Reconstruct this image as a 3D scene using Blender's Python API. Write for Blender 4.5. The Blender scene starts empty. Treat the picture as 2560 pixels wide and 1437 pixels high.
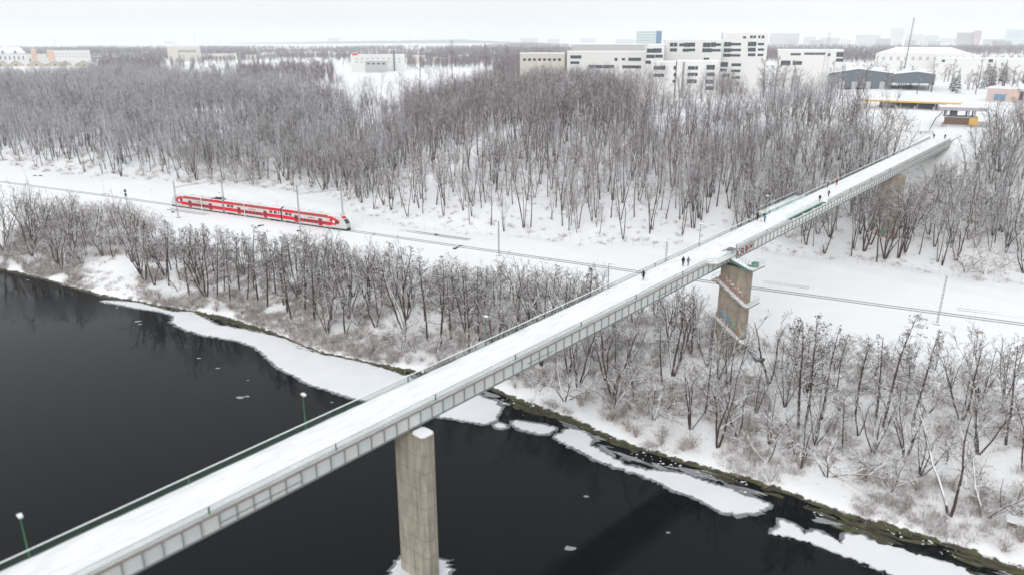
import bpy, bmesh, math, random
import numpy as np
from mathutils import Vector, Matrix, Euler

sc = bpy.context.scene
COL = sc.collection
R = math.radians
rnd = random.Random(11)
rng = np.random.default_rng(5)

# ------------------------------------------------------------------ camera
CZ = 66.3
PITCH = math.atan((718.5 - 100) / 1880.0)
cd = bpy.data.cameras.new('camera')
cam = bpy.data.objects.new('camera', cd)
COL.objects.link(cam)
cam.location = (0, 0, CZ)
cam.rotation_euler = (R(90) - PITCH, 0, 0)
cd.sensor_width = 36
cd.lens = 36 * 1880 / 2560
cd.clip_start = 0.5
cd.clip_end = 30000
cd.dof.use_dof = True
cd.dof.focus_distance = 185
cd.dof.aperture_fstop = 0.072
sc.camera = cam

# ------------------------------------------------------------------ sky, sun, exposure
wd = bpy.data.worlds.new("World")
sc.world = wd
wd.use_nodes = True
nt = wd.node_tree
nt.nodes.clear()
wo = nt.nodes.new('ShaderNodeOutputWorld')
bg = nt.nodes.new('ShaderNodeBackground')
sky = nt.nodes.new('ShaderNodeTexSky')
sky.sky_type = 'NISHITA'
sky.sun_disc = False
sky.sun_elevation = R(24)
sky.sun_rotation = R(200)
sky.dust_density = 4
hs = nt.nodes.new('ShaderNodeHueSaturation')
hs.inputs['Saturation'].default_value = 0.25
tc = nt.nodes.new('ShaderNodeTexCoord')
sx = nt.nodes.new('ShaderNodeSeparateXYZ')
mr = nt.nodes.new('ShaderNodeMapRange')
mr.inputs['From Min'].default_value = 0.0
mr.inputs['From Max'].default_value = 0.8
mr.inputs['To Min'].default_value = SKY_LO = 9.7
mr.inputs['To Max'].default_value = SKY_HI = 10.8
cl = nt.nodes.new('ShaderNodeCombineColor')
mul = nt.nodes.new('ShaderNodeVectorMath')
mul.operation = 'MULTIPLY'
mul.inputs[1].default_value = (0.975, 0.995, 1.01)
mx = nt.nodes.new('ShaderNodeMix')
mx.data_type = 'RGBA'
mx.inputs[0].default_value = 0.82
L = nt.links.new
L(tc.outputs['Generated'], sx.inputs[0])
L(sx.outputs['Z'], mr.inputs['Value'])
nz = nt.nodes.new('ShaderNodeTexNoise')                 # soft unevenness of the overcast
nz.inputs['Scale'].default_value = 2.2
nz.inputs['Detail'].default_value = 4
mpz = nt.nodes.new('ShaderNodeMapping')
mpz.inputs['Scale'].default_value = (1, 1, 4)
L(tc.outputs['Generated'], mpz.inputs[0])
L(mpz.outputs[0], nz.inputs['Vector'])
mrz = nt.nodes.new('ShaderNodeMapRange')
mrz.inputs['From Min'].default_value = .3
mrz.inputs['From Max'].default_value = .7
mrz.inputs['To Min'].default_value = .95
mrz.inputs['To Max'].default_value = 1.05
L(nz.outputs['Fac'], mrz.inputs['Value'])
mm = nt.nodes.new('ShaderNodeMath')
mm.operation = 'MULTIPLY'
L(mr.outputs[0], mm.inputs[0])
L(mrz.outputs[0], mm.inputs[1])
for i in range(3):
    L(mm.outputs[0], cl.inputs[i])
L(cl.outputs[0], mul.inputs[0])
L(sky.outputs[0], hs.inputs['Color'])
L(hs.outputs[0], mx.inputs[6])
L(mul.outputs[0], mx.inputs[7])
L(mx.outputs[2], bg.inputs['Color'])
bg.inputs['Strength'].default_value = 0.1
L(bg.outputs[0], wo.inputs[0])

sd = bpy.data.lights.new('sun', 'SUN')
sd.energy = 1.1
sd.angle = R(40)
sd.color = (1, 0.97, 0.93)
sun = bpy.data.objects.new('sun', sd)
COL.objects.link(sun)
# light comes from behind the camera, to the left
sun.rotation_euler = (R(90 - 24), 0, R(-20))

sc.view_settings.view_transform = 'Standard'
sc.view_settings.look = 'None'
sc.view_settings.gamma = 1
sc.view_settings.use_curve_mapping = False
sc.view_settings.exposure = 0.2
sc.cycles.max_bounces = 6
sc.cycles.diffuse_bounces = 3
sc.cycles.glossy_bounces = 3
sc.cycles.transmission_bounces = 2
sc.cycles.volume_bounces = 2
sc.cycles.transparent_max_bounces = 8
sc.cycles.use_denoising = True
sc.cycles.caustics_reflective = False
sc.cycles.caustics_refractive = False

# ------------------------------------------------------------------ picture geometry -> ground
SP, CP = math.sin(PITCH), math.cos(PITCH)
def ray(x, y):
    u = (x - 1280) / 1880.0
    v = (718.5 - y) / 1880.0
    return np.array([u, CP + v * SP, -SP + v * CP])
def proj(P):
    X, Y, Z = P[0], P[1], P[2] - CZ
    d = Y * CP - Z * SP
    return 1280 + 1880 * X / d, 718.5 - 1880 * (Y * SP + Z * CP) / d, d
def flat(x, y, z=0.0):
    r = ray(x, y)
    t = (z - CZ) / r[2]
    return np.array([r[0] * t, r[1] * t, z])

P0 = np.array([-53.2, 236.4])
EU = np.array([.899, -.438])
EW = np.array([.438, .899])
def to_uw(x, y):
    return (x - P0[0]) * EU[0] + (y - P0[1]) * EU[1], (x - P0[0]) * EW[0] + (y - P0[1]) * EW[1]
def to_xy(u, w):
    return P0[0] + u * EU[0] + w * EW[0], P0[1] + u * EU[1] + w * EW[1]

_su = [-900, -300, -84, -60, -34, -5, 8, 27, 45, 58, 70, 82, 95, 108, 118, 128, 138, 147, 153, 164, 176, 260, 900]
_sw = [-70, -64, -60.5, -61.5, -64, -62.5, -61.5, -64.5, -69, -68.8, -68.4, -66.6, -70.7, -73.5, -77.3, -78.8, -79.4, -81, -82.8, -83.6, -86, -94, -140]
_fu = [-900, -246, -193, -146, -124, -98, -72, -46, -14, 11, 35, 56, 75, 87, 100, 118, 134, 156, 181, 260, 900]
_fw = [45, 39, 31, 36, 40, 43, 48, 43, 26, 15, 14, 19, 17, 27, 32, 38, 33, 36, 31, 36, 40]
_cu = [-900, -400, -200, -110, -60, -20, 30, 80, 170, 260, 900]
_cz = [24, 24, 27, 26, 26, 30, 33.5, 34, 34.3, 35, 36]
def shore(u): return np.interp(u, _su, _sw)
def foot(u): return np.interp(u, _fu, _fw)
def ss(x):
    x = np.clip(x, 0, 1)
    return x * x * (3 - 2 * x)
TZ = 7.8
def H(u, w):
    u = np.asarray(u, float); w = np.asarray(w, float)
    ws = shore(u); wf = foot(u); wc = wf + 86
    zc = np.interp(u, _cu, _cz)
    f = w - ws
    z = np.where(f > 0, 0.55 * np.clip(f / 0.9, 0, 1) + 1.0 * np.clip(f / 7, 0, 1) + (TZ - 1.55) * ss(f / 34), -1.6 * np.clip(-f / 5, 0, 1))
    s = np.clip((w - wf) / 86, 0, 1)
    z = z + (zc - TZ) * (0.55 * s + 0.45 * ss(s))
    x, y = to_xy(u, w)
    b = x / np.maximum(y, 50)
    zp = np.interp(b, [-1.5, -.68, -.2, 0.1, .45, 1.5], [26, 27, 29, 35, 35.6, 36])
    z = z + (zp - zc) * ss((w - wc) / 220)
    und = 0.35 * np.sin(u * .11 + 1.3 * np.sin(w * .07)) * np.sin(w * .13 + .6) + .16 * np.sin(u * .37 + w * .21) * np.sin(w * .41 - u * .15)
    flatz = np.exp(-((w + 1) / 14.0) ** 2)
    z = z + und * np.clip(f / 8, 0, 1) * (1 - .85 * flatz)
    # the approach where the footbridge meets the hill
    qx, qy = x - 21.1, y - 117.4
    bs = .6767 * qx + .7363 * qy; bt = -.7363 * qx + .6767 * qy
    k = ss((bs - 182) / 9) * (1 - ss((bs - 214) / 30)) * (1 - ss((np.abs(bt - 3.35) - 5.5) / 7))
    return z + (25.8 + .045 * np.minimum(bs, 203) - .12 - z) * k
def hxy(x, y):
    u, w = to_uw(x, y)
    return float(H(u, w))
def gp(px, py):
    """the point of the ground a ray of the picture meets"""
    r = ray(px, py)
    t0, t = 30.0, 30.0
    while t < 9000:
        z = CZ + r[2] * t
        if z < hxy(r[0] * t, r[1] * t):
            break
        t0 = t
        t += 1.0 if t < 700 else 6.0
    for _ in range(18):
        m = (t0 + t) / 2
        if CZ + r[2] * m < hxy(r[0] * m, r[1] * m): t = m
        else: t0 = m
    return np.array([r[0] * t, r[1] * t, hxy(r[0] * t, r[1] * t)])
def seg_curve(c): return np.polyval(c, 0)
_tc = np.polyfit([-189, -136, -90, 0, 43, 87, 127, 150, 184], [4.3, 4.1, 3.3, 0, -2.7, -3.5, -2.9, -3.2, -5], 3)
def trackw(u):
    u = np.asarray(u, float)
    uc = np.clip(u, -190, 185)
    sl = np.polyval(np.polyder(_tc), uc)
    return np.polyval(_tc, uc) + sl * (u - uc)

# ------------------------------------------------------------------ object helpers
def tag(o, label=None, cat=None, group=None, kind=None):
    if label: o['label'] = label
    if cat: o['category'] = cat
    if group: o['group'] = group
    if kind: o['kind'] = kind
    return o
def empty(name, loc=(0, 0, 0), rz=0.0, label=None, cat=None, group=None):
    o = bpy.data.objects.new(name, None)
    COL.objects.link(o)
    o.location = loc
    o.rotation_euler = (0, 0, rz)
    o.empty_display_size = 0.3
    return tag(o, label, cat, group)
def link(name, me, parent=None, loc=(0, 0, 0), rot=(0, 0, 0)):
    o = bpy.data.objects.new(name, me)
    COL.objects.link(o)
    o.parent = parent
    o.location = loc
    o.rotation_euler = rot
    return o
class MB:
    def __init__(self):
        self.v = []; self.f = []; self.m = []
    def add(self, vs, fs, m=0):
        b = len(self.v)
        self.v += [tuple(map(float, p)) for p in vs]
        self.f += [tuple(b + i for i in q) for q in fs]
        self.m += [m] * len(fs)
        return self
    def box(self, x0, x1, y0, y1, z0, z1, m=0):
        vs = [(x, y, z) for z in (z0, z1) for y in (y0, y1) for x in (x0, x1)]
        return self.add(vs, [(0, 2, 3, 1), (4, 5, 7, 6), (0, 1, 5, 4), (2, 6, 7, 3), (0, 4, 6, 2), (1, 3, 7, 5)], m)
    def hexa(self, a, b, m=0):
        """four points of one end, four of the other"""
        return self.add(list(a) + list(b), [(3, 2, 1, 0), (4, 5, 6, 7), (0, 1, 5, 4), (1, 2, 6, 5), (2, 3, 7, 6), (3, 0, 4, 7)], m)
    def bar(self, p, q, w, h=None, m=0, up=(0, 0, 1)):
        h = h or w
        p = Vector(p); q = Vector(q); d = (q - p).normalized()
        s = d.cross(Vector(up))
        if s.length < 1e-4: s = Vector((1, 0, 0))
        s.normalize(); n = s.cross(d)
        c = [(-w / 2, -h / 2), (w / 2, -h / 2), (w / 2, h / 2), (-w / 2, h / 2)]
        return self.hexa([p + s * a + n * b for a, b in c], [q + s * a + n * b for a, b in c], m)
    def tube(self, p, q, r0, r1=None, n=6, m=0, cap=True):
        r1 = r0 if r1 is None else r1
        p = Vector(p); q = Vector(q); d = (q - p).normalized()
        s = d.cross(Vector((0, 0, 1)))
        if s.length < 1e-3: s = Vector((1, 0, 0))
        s.normalize(); t = s.cross(d)
        vs = []
        for c, r in ((p, r0), (q, r1)):
            for k in range(n):
                a = 2 * math.pi * k / n
                vs.append(c + s * (r * math.cos(a)) + t * (r * math.sin(a)))
        fs = [(k, n + k, n + (k + 1) % n, (k + 1) % n) for k in range(n)]
        if cap: fs += [tuple(range(n)), tuple(reversed(range(n, 2 * n)))]
        return self.add(vs, fs, m)
    def prism(self, poly, z0, z1, m=0, mtop=None):
        n = len(poly)
        vs = [(x, y, z0) for x, y in poly] + [(x, y, z1) for x, y in poly]
        self.add(vs, [(k, (k + 1) % n, n + (k + 1) % n, n + k) for k in range(n)] + [tuple(reversed(range(n)))], m)
        return self.add([(x, y, z1) for x, y in poly], [tuple(range(n))], m if mtop is None else mtop)
    def mesh(self, name, mats):
        me = bpy.data.meshes.new(name)
        me.from_pydata(self.v, [], self.f)
        for mt in mats: me.materials.append(mt)
        if len(mats) > 1: me.polygons.foreach_set('material_index', self.m)
        me.update()
        return me
    def build(self, name, mats, parent=None, loc=(0, 0, 0), rot=(0, 0, 0)):
        if not isinstance(mats, (list, tuple)): mats = [mats]
        return link(name, self.mesh(name, mats), parent, loc, rot)

# ------------------------------------------------------------------ materials
def mat(name, col, rough=0.8, spec=0.3, noise=0.0, scale=4.0, col2=None, bump=0.0, bscale=20, stretch=None, metal=0.0):
    m = bpy.data.materials.new(name)
    m.use_nodes = True
    n = m.node_tree.nodes; l = m.node_tree.links.new
    b = n['Principled BSDF']
    b.inputs['Base Color'].default_value = (*col, 1)
    b.inputs['Roughness'].default_value = rough
    b.inputs['Specular IOR Level'].default_value = spec
    b.inputs['Metallic'].default_value = metal
    if noise or bump:
        t = n.new('ShaderNodeTexCoord')
        mp = n.new('ShaderNodeMapping')
        if stretch: mp.inputs['Scale'].default_value = stretch
        l(t.outputs['Object'], mp.inputs[0])
    if noise:
        tx = n.new('ShaderNodeTexNoise')
        tx.inputs['Scale'].default_value = scale
        tx.inputs['Detail'].default_value = 6
        l(mp.outputs[0], tx.inputs['Vector'])
        rp = n.new('ShaderNodeMapRange')
        rp.inputs['From Min'].default_value = 0.5 - noise / 2
        rp.inputs['From Max'].default_value = 0.5 + noise / 2
        l(tx.outputs['Fac'], rp.inputs['Value'])
        mi = n.new('ShaderNodeMix'); mi.data_type = 'RGBA'
        mi.inputs[6].default_value = (*col, 1)
        mi.inputs[7].default_value = (*(col2 or tuple(c * .6 for c in col)), 1)
        l(rp.outputs[0], mi.inputs[0])
        l(mi.outputs[2], b.inputs['Base Color'])
    if bump:
        t2 = n.new('ShaderNodeTexNoise')
        t2.inputs['Scale'].default_value = bscale
        t2.inputs['Detail'].default_value = 4
        l(mp.outputs[0], t2.inputs['Vector'])
        bp = n.new('ShaderNodeBump')
        bp.inputs['Strength'].default_value = bump
        l(t2.outputs['Fac'], bp.inputs['Height'])
        l(bp.outputs[0], b.inputs['Normal'])
    return m

SNOWC = (0.86, 0.875, 0.89)
def snowy(name, col, thr=0.25, soft=0.15, col2=None, nscale=3.0, amount=0.5, rough=0.85):
    """bark or paint with snow lying on its upward faces"""
    m = mat(name, col, rough, 0.2, noise=0.5 if col2 else 0, scale=nscale, col2=col2)
    n = m.node_tree.nodes; l = m.node_tree.links.new
    b = n['Principled BSDF']
    g = n.new('ShaderNodeNewGeometry')
    s = n.new('ShaderNodeSeparateXYZ')
    l(g.outputs['True Normal'], s.inputs[0])
    tx = n.new('ShaderNodeTexNoise')
    tx.inputs['Scale'].default_value = 0.9
    tx.inputs['Detail'].default_value = 3
    t = n.new('ShaderNodeTexCoord')
    l(t.outputs['Object'], tx.inputs['Vector'])
    ad = n.new('ShaderNodeMath'); ad.operation = 'MULTIPLY_ADD'
    l(tx.outputs['Fac'], ad.inputs[0])
    ad.inputs[1].default_value = amount
    l(s.outputs['Z'], ad.inputs[2])
    r = n.new('ShaderNodeMapRange')
    r.inputs['From Min'].default_value = thr + amount / 2
    r.inputs['From Max'].default_value = thr + amount / 2 + soft
    l(ad.outputs[0], r.inputs['Value'])
    mi = n.new('ShaderNodeMix'); mi.data_type = 'RGBA'
    mi.inputs[6].default_value = (*col, 1)
    mi.inputs[7].default_value = (*SNOWC, 1)
    if b.inputs['Base Color'].links:
        l(b.inputs['Base Color'].links[0].from_socket, mi.inputs[6])
    l(r.outputs[0], mi.inputs[0])
    l(mi.outputs[2], b.inputs['Base Color'])
    return m

M = {}
M['snow'] = mat('snow', SNOWC, 0.7, 0.15, noise=0.8, scale=.35, col2=(.80, .82, .845), bump=.25, bscale=1.5)
M['deck_snow'] = mat('deck snow', (.89, .90, .91), 0.7, 0.15, noise=.32, scale=.8, col2=(.73, .75, .77), bump=.5, bscale=4, stretch=(.35, 1.6, 1))
M['ice'] = mat('snowed ice', (.80, .82, .85), 0.6, 0.2, noise=.6, scale=.2, col2=(.72, .745, .78), bump=.1, bscale=.8)
def concrete(name, c1, c2, scale):
    m = mat(name, c1, 0.9, 0.2, noise=.42, scale=scale, col2=c2, bump=.4, bscale=4, stretch=(1.3, 1.3, .45))
    n = m.node_tree.nodes; l = m.node_tree.links.new
    b = n['Principled BSDF']; src = b.inputs['Base Color'].links[0].from_socket
    t = n.new('ShaderNodeTexCoord'); mp = n.new('ShaderNodeMapping'); mp.inputs['Scale'].default_value = (2.2, 2.2, .10)
    l(t.outputs['Object'], mp.inputs[0])
    x = n.new('ShaderNodeTexNoise'); x.inputs['Scale'].default_value = 1.6; x.inputs['Detail'].default_value = 5; l(mp.outputs[0], x.inputs['Vector'])
    r = n.new('ShaderNodeMapRange'); r.inputs['From Min'].default_value = .50; r.inputs['From Max'].default_value = .68; r.inputs['To Max'].default_value = .55
    l(x.outputs['Fac'], r.inputs['Value'])
    mi = n.new('ShaderNodeMix'); mi.data_type = 'RGBA'; l(r.outputs[0], mi.inputs[0]); l(src, mi.inputs[6]); mi.inputs[7].default_value = (c2[0] * .55, c2[1] * .55, c2[2] * .55, 1)
    # pour joints
    w = n.new('ShaderNodeTexWave'); w.wave_type = 'BANDS'; w.bands_direction = 'Z'; w.inputs['Scale'].default_value = .13; w.inputs['Distortion'].default_value = 1.2; w.inputs['Detail'].default_value = 2
    l(t.outputs['Object'], w.inputs['Vector'])
    r2 = n.new('ShaderNodeMapRange'); r2.inputs['From Min'].default_value = .0; r2.inputs['From Max'].default_value = .035; r2.inputs['To Min'].default_value = .35; r2.inputs['To Max'].default_value = 0
    l(w.outputs['Fac'], r2.inputs['Value'])
    m2 = n.new('ShaderNodeMix'); m2.data_type = 'RGBA'; l(r2.outputs[0], m2.inputs[0]); l(mi.outputs[2], m2.inputs[6]); m2.inputs[7].default_value = (c2[0] * .6, c2[1] * .6, c2[2] * .6, 1)
    l(m2.outputs[2], b.inputs['Base Color'])
    return m
M['concrete'] = concrete('concrete', (.47, .43, .36), (.31, .28, .23), 1.0)
M['concrete_dark'] = concrete('stair pier concrete', (.40, .35, .285), (.25, .22, .18), .9)
M['girder'] = mat('grey girder paint', (.74, .77, .765), 0.55, .35, noise=.7, scale=.8, col2=(.63, .665, .66), stretch=(1, 1, .5))
M['stiff'] = mat('dark girder paint', (.20, .215, .215), 0.6, .3)
M['rust'] = mat('rusty edge', (.29, .22, .19), 0.8, .2, noise=.6, scale=1.5, col2=(.42, .38, .36))
M['green'] = mat('green rail paint', (.05, .2, .085), 0.5, .4, noise=.5, scale=6, col2=(.035, .13, .06))
M['dgreen'] = mat('dark green rail paint', (.055, .12, .085), 0.55, .35)
M['tealgreen'] = mat('green steel sheet', (.10, .25, .19), 0.5, .4, noise=.6, scale=.8, col2=(.07, .19, .145))
M['palegreen'] = mat('pale green sheet', (.42, .52, .49), 0.6, .3)
M['white'] = mat('white paint', (.78, .79, .79), .6, .3)
M['metal'] = mat('weathered grey mast', (.42, .42, .46), .6, .4, noise=.6, scale=3, col2=(.30, .30, .34))
M['rail'] = mat('steel rail', (.27, .26, .255), .5, .5)
M['dark'] = mat('dark steel', (.035, .037, .042), .6, .4)
M['glass'] = mat('dark glass', (.03, .04, .048), .12, .6)
M['tglass'] = mat('tinted train glass', (.028, .031, .034), .1, .6)
M['uglass'] = mat('brown tinted glass', (.16, .14, .11), .15, .6)
M['tbody'] = mat('pale grey train paint', (.56, .57, .55), .35, .5, noise=.5, scale=.5, col2=(.5, .51, .49))
M['tred'] = mat('red train paint', (.62, .003, .022), .5, .2)
M['tred2'] = mat('dark red door', (.42, .004, .022), .5, .2)
M['troof'] = mat('grey train roof', (.52, .54, .53), .6, .3, noise=.6, scale=.4, col2=(.75, .77, .77))

def attr_mix(m, attr, col, noise_scale, lo, hi, col2=None):
    """blend another ground cover in where the vertex attribute and a noise say so"""
    n = m.node_tree.nodes; l = m.node_tree.links.new
    b = n['Principled BSDF']
    src = b.inputs['Base Color'].links[0].from_socket
    a = n.new('ShaderNodeAttribute'); a.attribute_name = attr
    t = n.new('ShaderNodeTexCoord')
    x = n.new('ShaderNodeTexNoise')
    x.inputs['Scale'].default_value = noise_scale; x.inputs['Detail'].default_value = 7; x.inputs['Roughness'].default_value = .65
    l(t.outputs['Object'], x.inputs['Vector'])
    ad = n.new('ShaderNodeMath'); ad.operation = 'ADD'
    l(a.outputs['Fac'], ad.inputs[0]); l(x.outputs['Fac'], ad.inputs[1])
    r = n.new('ShaderNodeMapRange')
    r.inputs['From Min'].default_value = lo; r.inputs['From Max'].default_value = hi
    l(ad.outputs[0], r.inputs['Value'])
    mi = n.new('ShaderNodeMix'); mi.data_type = 'RGBA'
    l(src, mi.inputs[6])
    mi.inputs[7].default_value = (*col, 1)
    if col2:
        x2 = n.new('ShaderNodeTexNoise'); x2.inputs['Scale'].default_value = .5; x2.inputs['Detail'].default_value = 5
        l(t.outputs['Object'], x2.inputs['Vector'])
        r2 = n.new('ShaderNodeMapRange'); r2.inputs['From Min'].default_value = .42; r2.inputs['From Max'].default_value = .58
        l(x2.outputs['Fac'], r2.inputs['Value'])
        m2 = n.new('ShaderNodeMix'); m2.data_type = 'RGBA'
        m2.inputs[6].default_value = (*col, 1); m2.inputs[7].default_value = (*col2, 1)
        l(r2.outputs[0], m2.inputs[0]); l(m2.outputs[2], mi.inputs[7])
    l(r.outputs[0], mi.inputs[0])
    l(mi.outputs[2], b.inputs['Base Color'])

# ------------------------------------------------------------------ ground sheet
def grow_axis(lo, hi, step, outlo, outhi, k=1.22):
    a = list(np.arange(lo, hi + .01, step))
    s = step
    while a[-1] < outhi: s *= k; a.append(a[-1] + s)
    s = step; pre = []
    x = lo
    while x > outlo: s *= k; x -= s; pre.append(x)
    return np.array(pre[::-1] + a)
ua = grow_axis(-130, 215, 1.6, -9000, 9000)
wa = grow_axis(-96, 128, 1.25, -420, 9000)
UU, WW = np.meshgrid(ua, wa)
ZZ = H(UU, WW)
XX, YY = to_xy(UU, WW)
nu, nw = len(ua), len(wa)
gm = bpy.data.meshes.new('snowy_ground')
vs = np.stack([XX, YY, ZZ], -1).reshape(-1, 3)
ii = (np.arange(nw - 1)[:, None] * nu + np.arange(nu - 1)[None]).reshape(-1)
fs = np.stack([ii, ii + 1, ii + 1 + nu, ii + nu], -1)
gm.from_pydata(vs.tolist(), [], fs.tolist())
gm.polygons.foreach_set('use_smooth', [True] * len(gm.polygons))
F = (WW - shore(UU)).reshape(-1)
moss = np.interp(F, [-8, -.2, .75, 1.6], [1, 1, .35, 0]).astype(np.float32)
veg = np.where(F < 40, np.interp(F, [0, 2, 24, 36], [.0, .36, .33, 0]), 0)
ff = (WW - foot(UU)).reshape(-1)
veg = np.maximum(veg, np.interp(ff, [-4, 4, 90, 260, 300], [0, .30, .34, .34, .1])).astype(np.float32)
for nme, arr in (('moss', moss), ('veg', veg)):
    at_ = gm.attributes.new(nme, 'FLOAT', 'POINT')
    at_.data.foreach_set('value', arr)
M['ground'] = mat('snowy ground', SNOWC, 0.75, 0.15, noise=.8, scale=.25, col2=(.81, .825, .845), bump=.3, bscale=.9)
attr_mix(M['ground'], 'veg', (.34, .29, .275), 1.1, .93, 1.16)
attr_mix(M['ground'], 'moss', (.058, .050, .038), .9, 1.0, 1.12, col2=(.088, .092, .042))
gm.materials.append(M['ground'])
tag(link('snowy_ground', gm), kind='structure')

# ------------------------------------------------------------------ river, ice
wm = mat('river water', (.001, .002, .0026), .05, .11)
b = wm.node_tree.nodes['Principled BSDF']
b.inputs['IOR'].default_value = 1.33
n_ = wm.node_tree.nodes; l_ = wm.node_tree.links.new
t_ = n_.new('ShaderNodeTexCoord')
x_ = n_.new('ShaderNodeTexNoise'); x_.inputs['Scale'].default_value = .8; x_.inputs['Detail'].default_value = 4
l_(t_.outputs['Object'], x_.inputs['Vector'])
mp_ = n_.new('ShaderNodeMapping'); mp_.inputs['Rotation'].default_value = (0, 0, R(26)); mp_.inputs['Scale'].default_value = (.012, .06, 1)
l_(t_.outputs['Object'], mp_.inputs[0])
x2_ = n_.new('ShaderNodeTexNoise'); x2_.inputs['Scale'].default_value = 1.0; x2_.inputs['Detail'].default_value = 5
l_(mp_.outputs[0], x2_.inputs['Vector'])
r2_ = n_.new('ShaderNodeMapRange'); r2_.inputs['From Min'].default_value = .4; r2_.inputs['From Max'].default_value = .65; r2_.inputs['To Min'].default_value = .03; r2_.inputs['To Max'].default_value = .17
l_(x2_.outputs['Fac'], r2_.inputs['Value']); l_(r2_.outputs[0], b.inputs['Roughness'])
bp_ = n_.new('ShaderNodeBump'); bp_.inputs['Strength'].default_value = .025; bp_.inputs['Distance'].default_value = .3
l_(x_.outputs['Fac'], bp_.inputs['Height']); l_(bp_.outputs[0], b.inputs['Normal'])
wmesh = MB()
corners = [to_xy(-3000, -400), to_xy(3000, -400), to_xy(3000, -40), to_xy(-3000, -40)]
wmesh.add([(x, y, 0) for x, y in corners], [(0, 1, 2, 3)])
tag(wmesh.build('river', wm), kind='structure')

def rough_poly(pts, amp, step, seed):
    """world polygon with a ragged, broken edge"""
    r = random.Random(seed)
    out = []
    n = len(pts)
    for i in range(n):
        a = np.array(pts[i]); c = np.array(pts[(i + 1) % n])
        dd = np.linalg.norm(c - a)
        k = max(1, int(dd / step))
        nn = np.array([-(c - a)[1], (c - a)[0]]) / max(dd, 1e-6)
        for j in range(k):
            q = a + (c - a) * j / k + nn * (r.gauss(0, amp) if j else r.gauss(0, amp * .4))
            out.append((q[0], q[1]))
    return out
def offset_poly(poly, d):
    c = np.array(poly); n = len(c)
    area = 0.5 * sum(c[i][0] * c[(i + 1) % n][1] - c[(i + 1) % n][0] * c[i][1] for i in range(n))
    sgn = 1 if area > 0 else -1
    out = []
    for i in range(n):
        t = c[(i + 1) % n] - c[i - 1]
        t = t / max(np.linalg.norm(t), 1e-6)
        out.append(tuple(c[i] + sgn * d * np.array([t[1], -t[0]])))
    return out
def sheet(name, poly, z0, z1, m, parent=None):
    bm = bmesh.new()
    lo = [bm.verts.new((x, y, z0)) for x, y in poly]
    hi = [bm.verts.new((x, y, z1)) for x, y in poly]
    n = len(poly)
    es = [bm.edges.new((hi[i], hi[(i + 1) % n])) for i in range(n)]
    bmesh.ops.triangle_fill(bm, use_beauty=True, use_dissolve=False, edges=es)
    for i in range(n):
        try: bm.faces.new((lo[i], lo[(i + 1) % n], hi[(i + 1) % n], hi[i]))
        except ValueError: pass
    bmesh.ops.recalc_face_normals(bm, faces=bm.faces[:])
    for f in bm.faces:
        if abs(f.normal.z) > .9 and f.normal.z < 0: f.normal_flip()
    me = bpy.data.meshes.new(name)
    bm.to_mesh(me); bm.free()
    me.materials.append(m)
    return link(name, me, parent)
M['melt'] = mat('half melted snow', (.52, .54, .56), .4, .4, noise=.5, scale=1.5, col2=(.30, .32, .34))
M['greyice'] = mat('grey loose ice', (.40, .42, .44), .5, .3, noise=.5, scale=2.5, col2=(.16, .175, .19))
M['slush'] = mat('thin wet ice', (.10, .11, .12), .3, .5, noise=.6, scale=.6, col2=(.24, .26, .28))
ICE = [
 ([(255, 752), (345, 756), (430, 780), (480, 779), (540, 812), (610, 824), (662, 835), (712, 847), (775, 869), (837, 888), (894, 899), (931, 913), (978, 927), (1019, 941), (1040, 950), (1100, 962), (1180, 983), (1215, 995), (1242, 1006), (1250, 1022), (1236, 1050), (1213, 1058), (1150, 1048), (1100, 1040), (1000, 1022), (919, 1001), (894, 997), (837, 979), (787, 963), (737, 939), (694, 916), (669, 892), (654, 876), (640, 868), (600, 852), (550, 843), (503, 836), (462, 822), (432, 806), (437, 789), (400, 778), (340, 769)], 'wide snow covered ice sheet along the bank, passing under the bridge'),
 ([(1282, 1060), (1290, 1051), (1329, 1057), (1364, 1063), (1385, 1069), (1372, 1083), (1340, 1081), (1305, 1072)], 'small snowy ice floe between the bridge and the first long floe'),
 ([(1236, 1062), (1246, 1057), (1262, 1061), (1264, 1068), (1248, 1069)], 'tiny oval floe at the tip of the wide ice sheet'),
 ([(1387, 1092), (1425, 1070), (1463, 1081), (1481, 1098), (1468, 1112), (1492, 1121), (1522, 1139), (1565, 1165), (1609, 1174), (1668, 1181), (1712, 1186), (1741, 1197), (1816, 1220), (1854, 1236), (1885, 1245), (1922, 1262), (1897, 1277), (1854, 1283), (1816, 1280), (1785, 1268), (1750, 1247), (1700, 1228), (1633, 1198), (1580, 1178), (1492, 1148), (1463, 1131), (1419, 1110)], 'long narrow snow covered floe below the willows, pointed at its far end'),
 ([(1930, 1332), (1952, 1318), (1950, 1301), (1985, 1312), (2012, 1338), (2034, 1326), (2066, 1337), (2105, 1360), (2112, 1336), (2150, 1337), (2197, 1361), (2247, 1370), (2291, 1389), (2316, 1392), (2354, 1404), (2401, 1417), (2440, 1445), (2500, 1490), (2330, 1490), (2235, 1437), (2166, 1407), (2088, 1379), (2026, 1354), (1979, 1342)], 'broad ragged floe in the corner nearest the wooden hut'),
]
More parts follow.
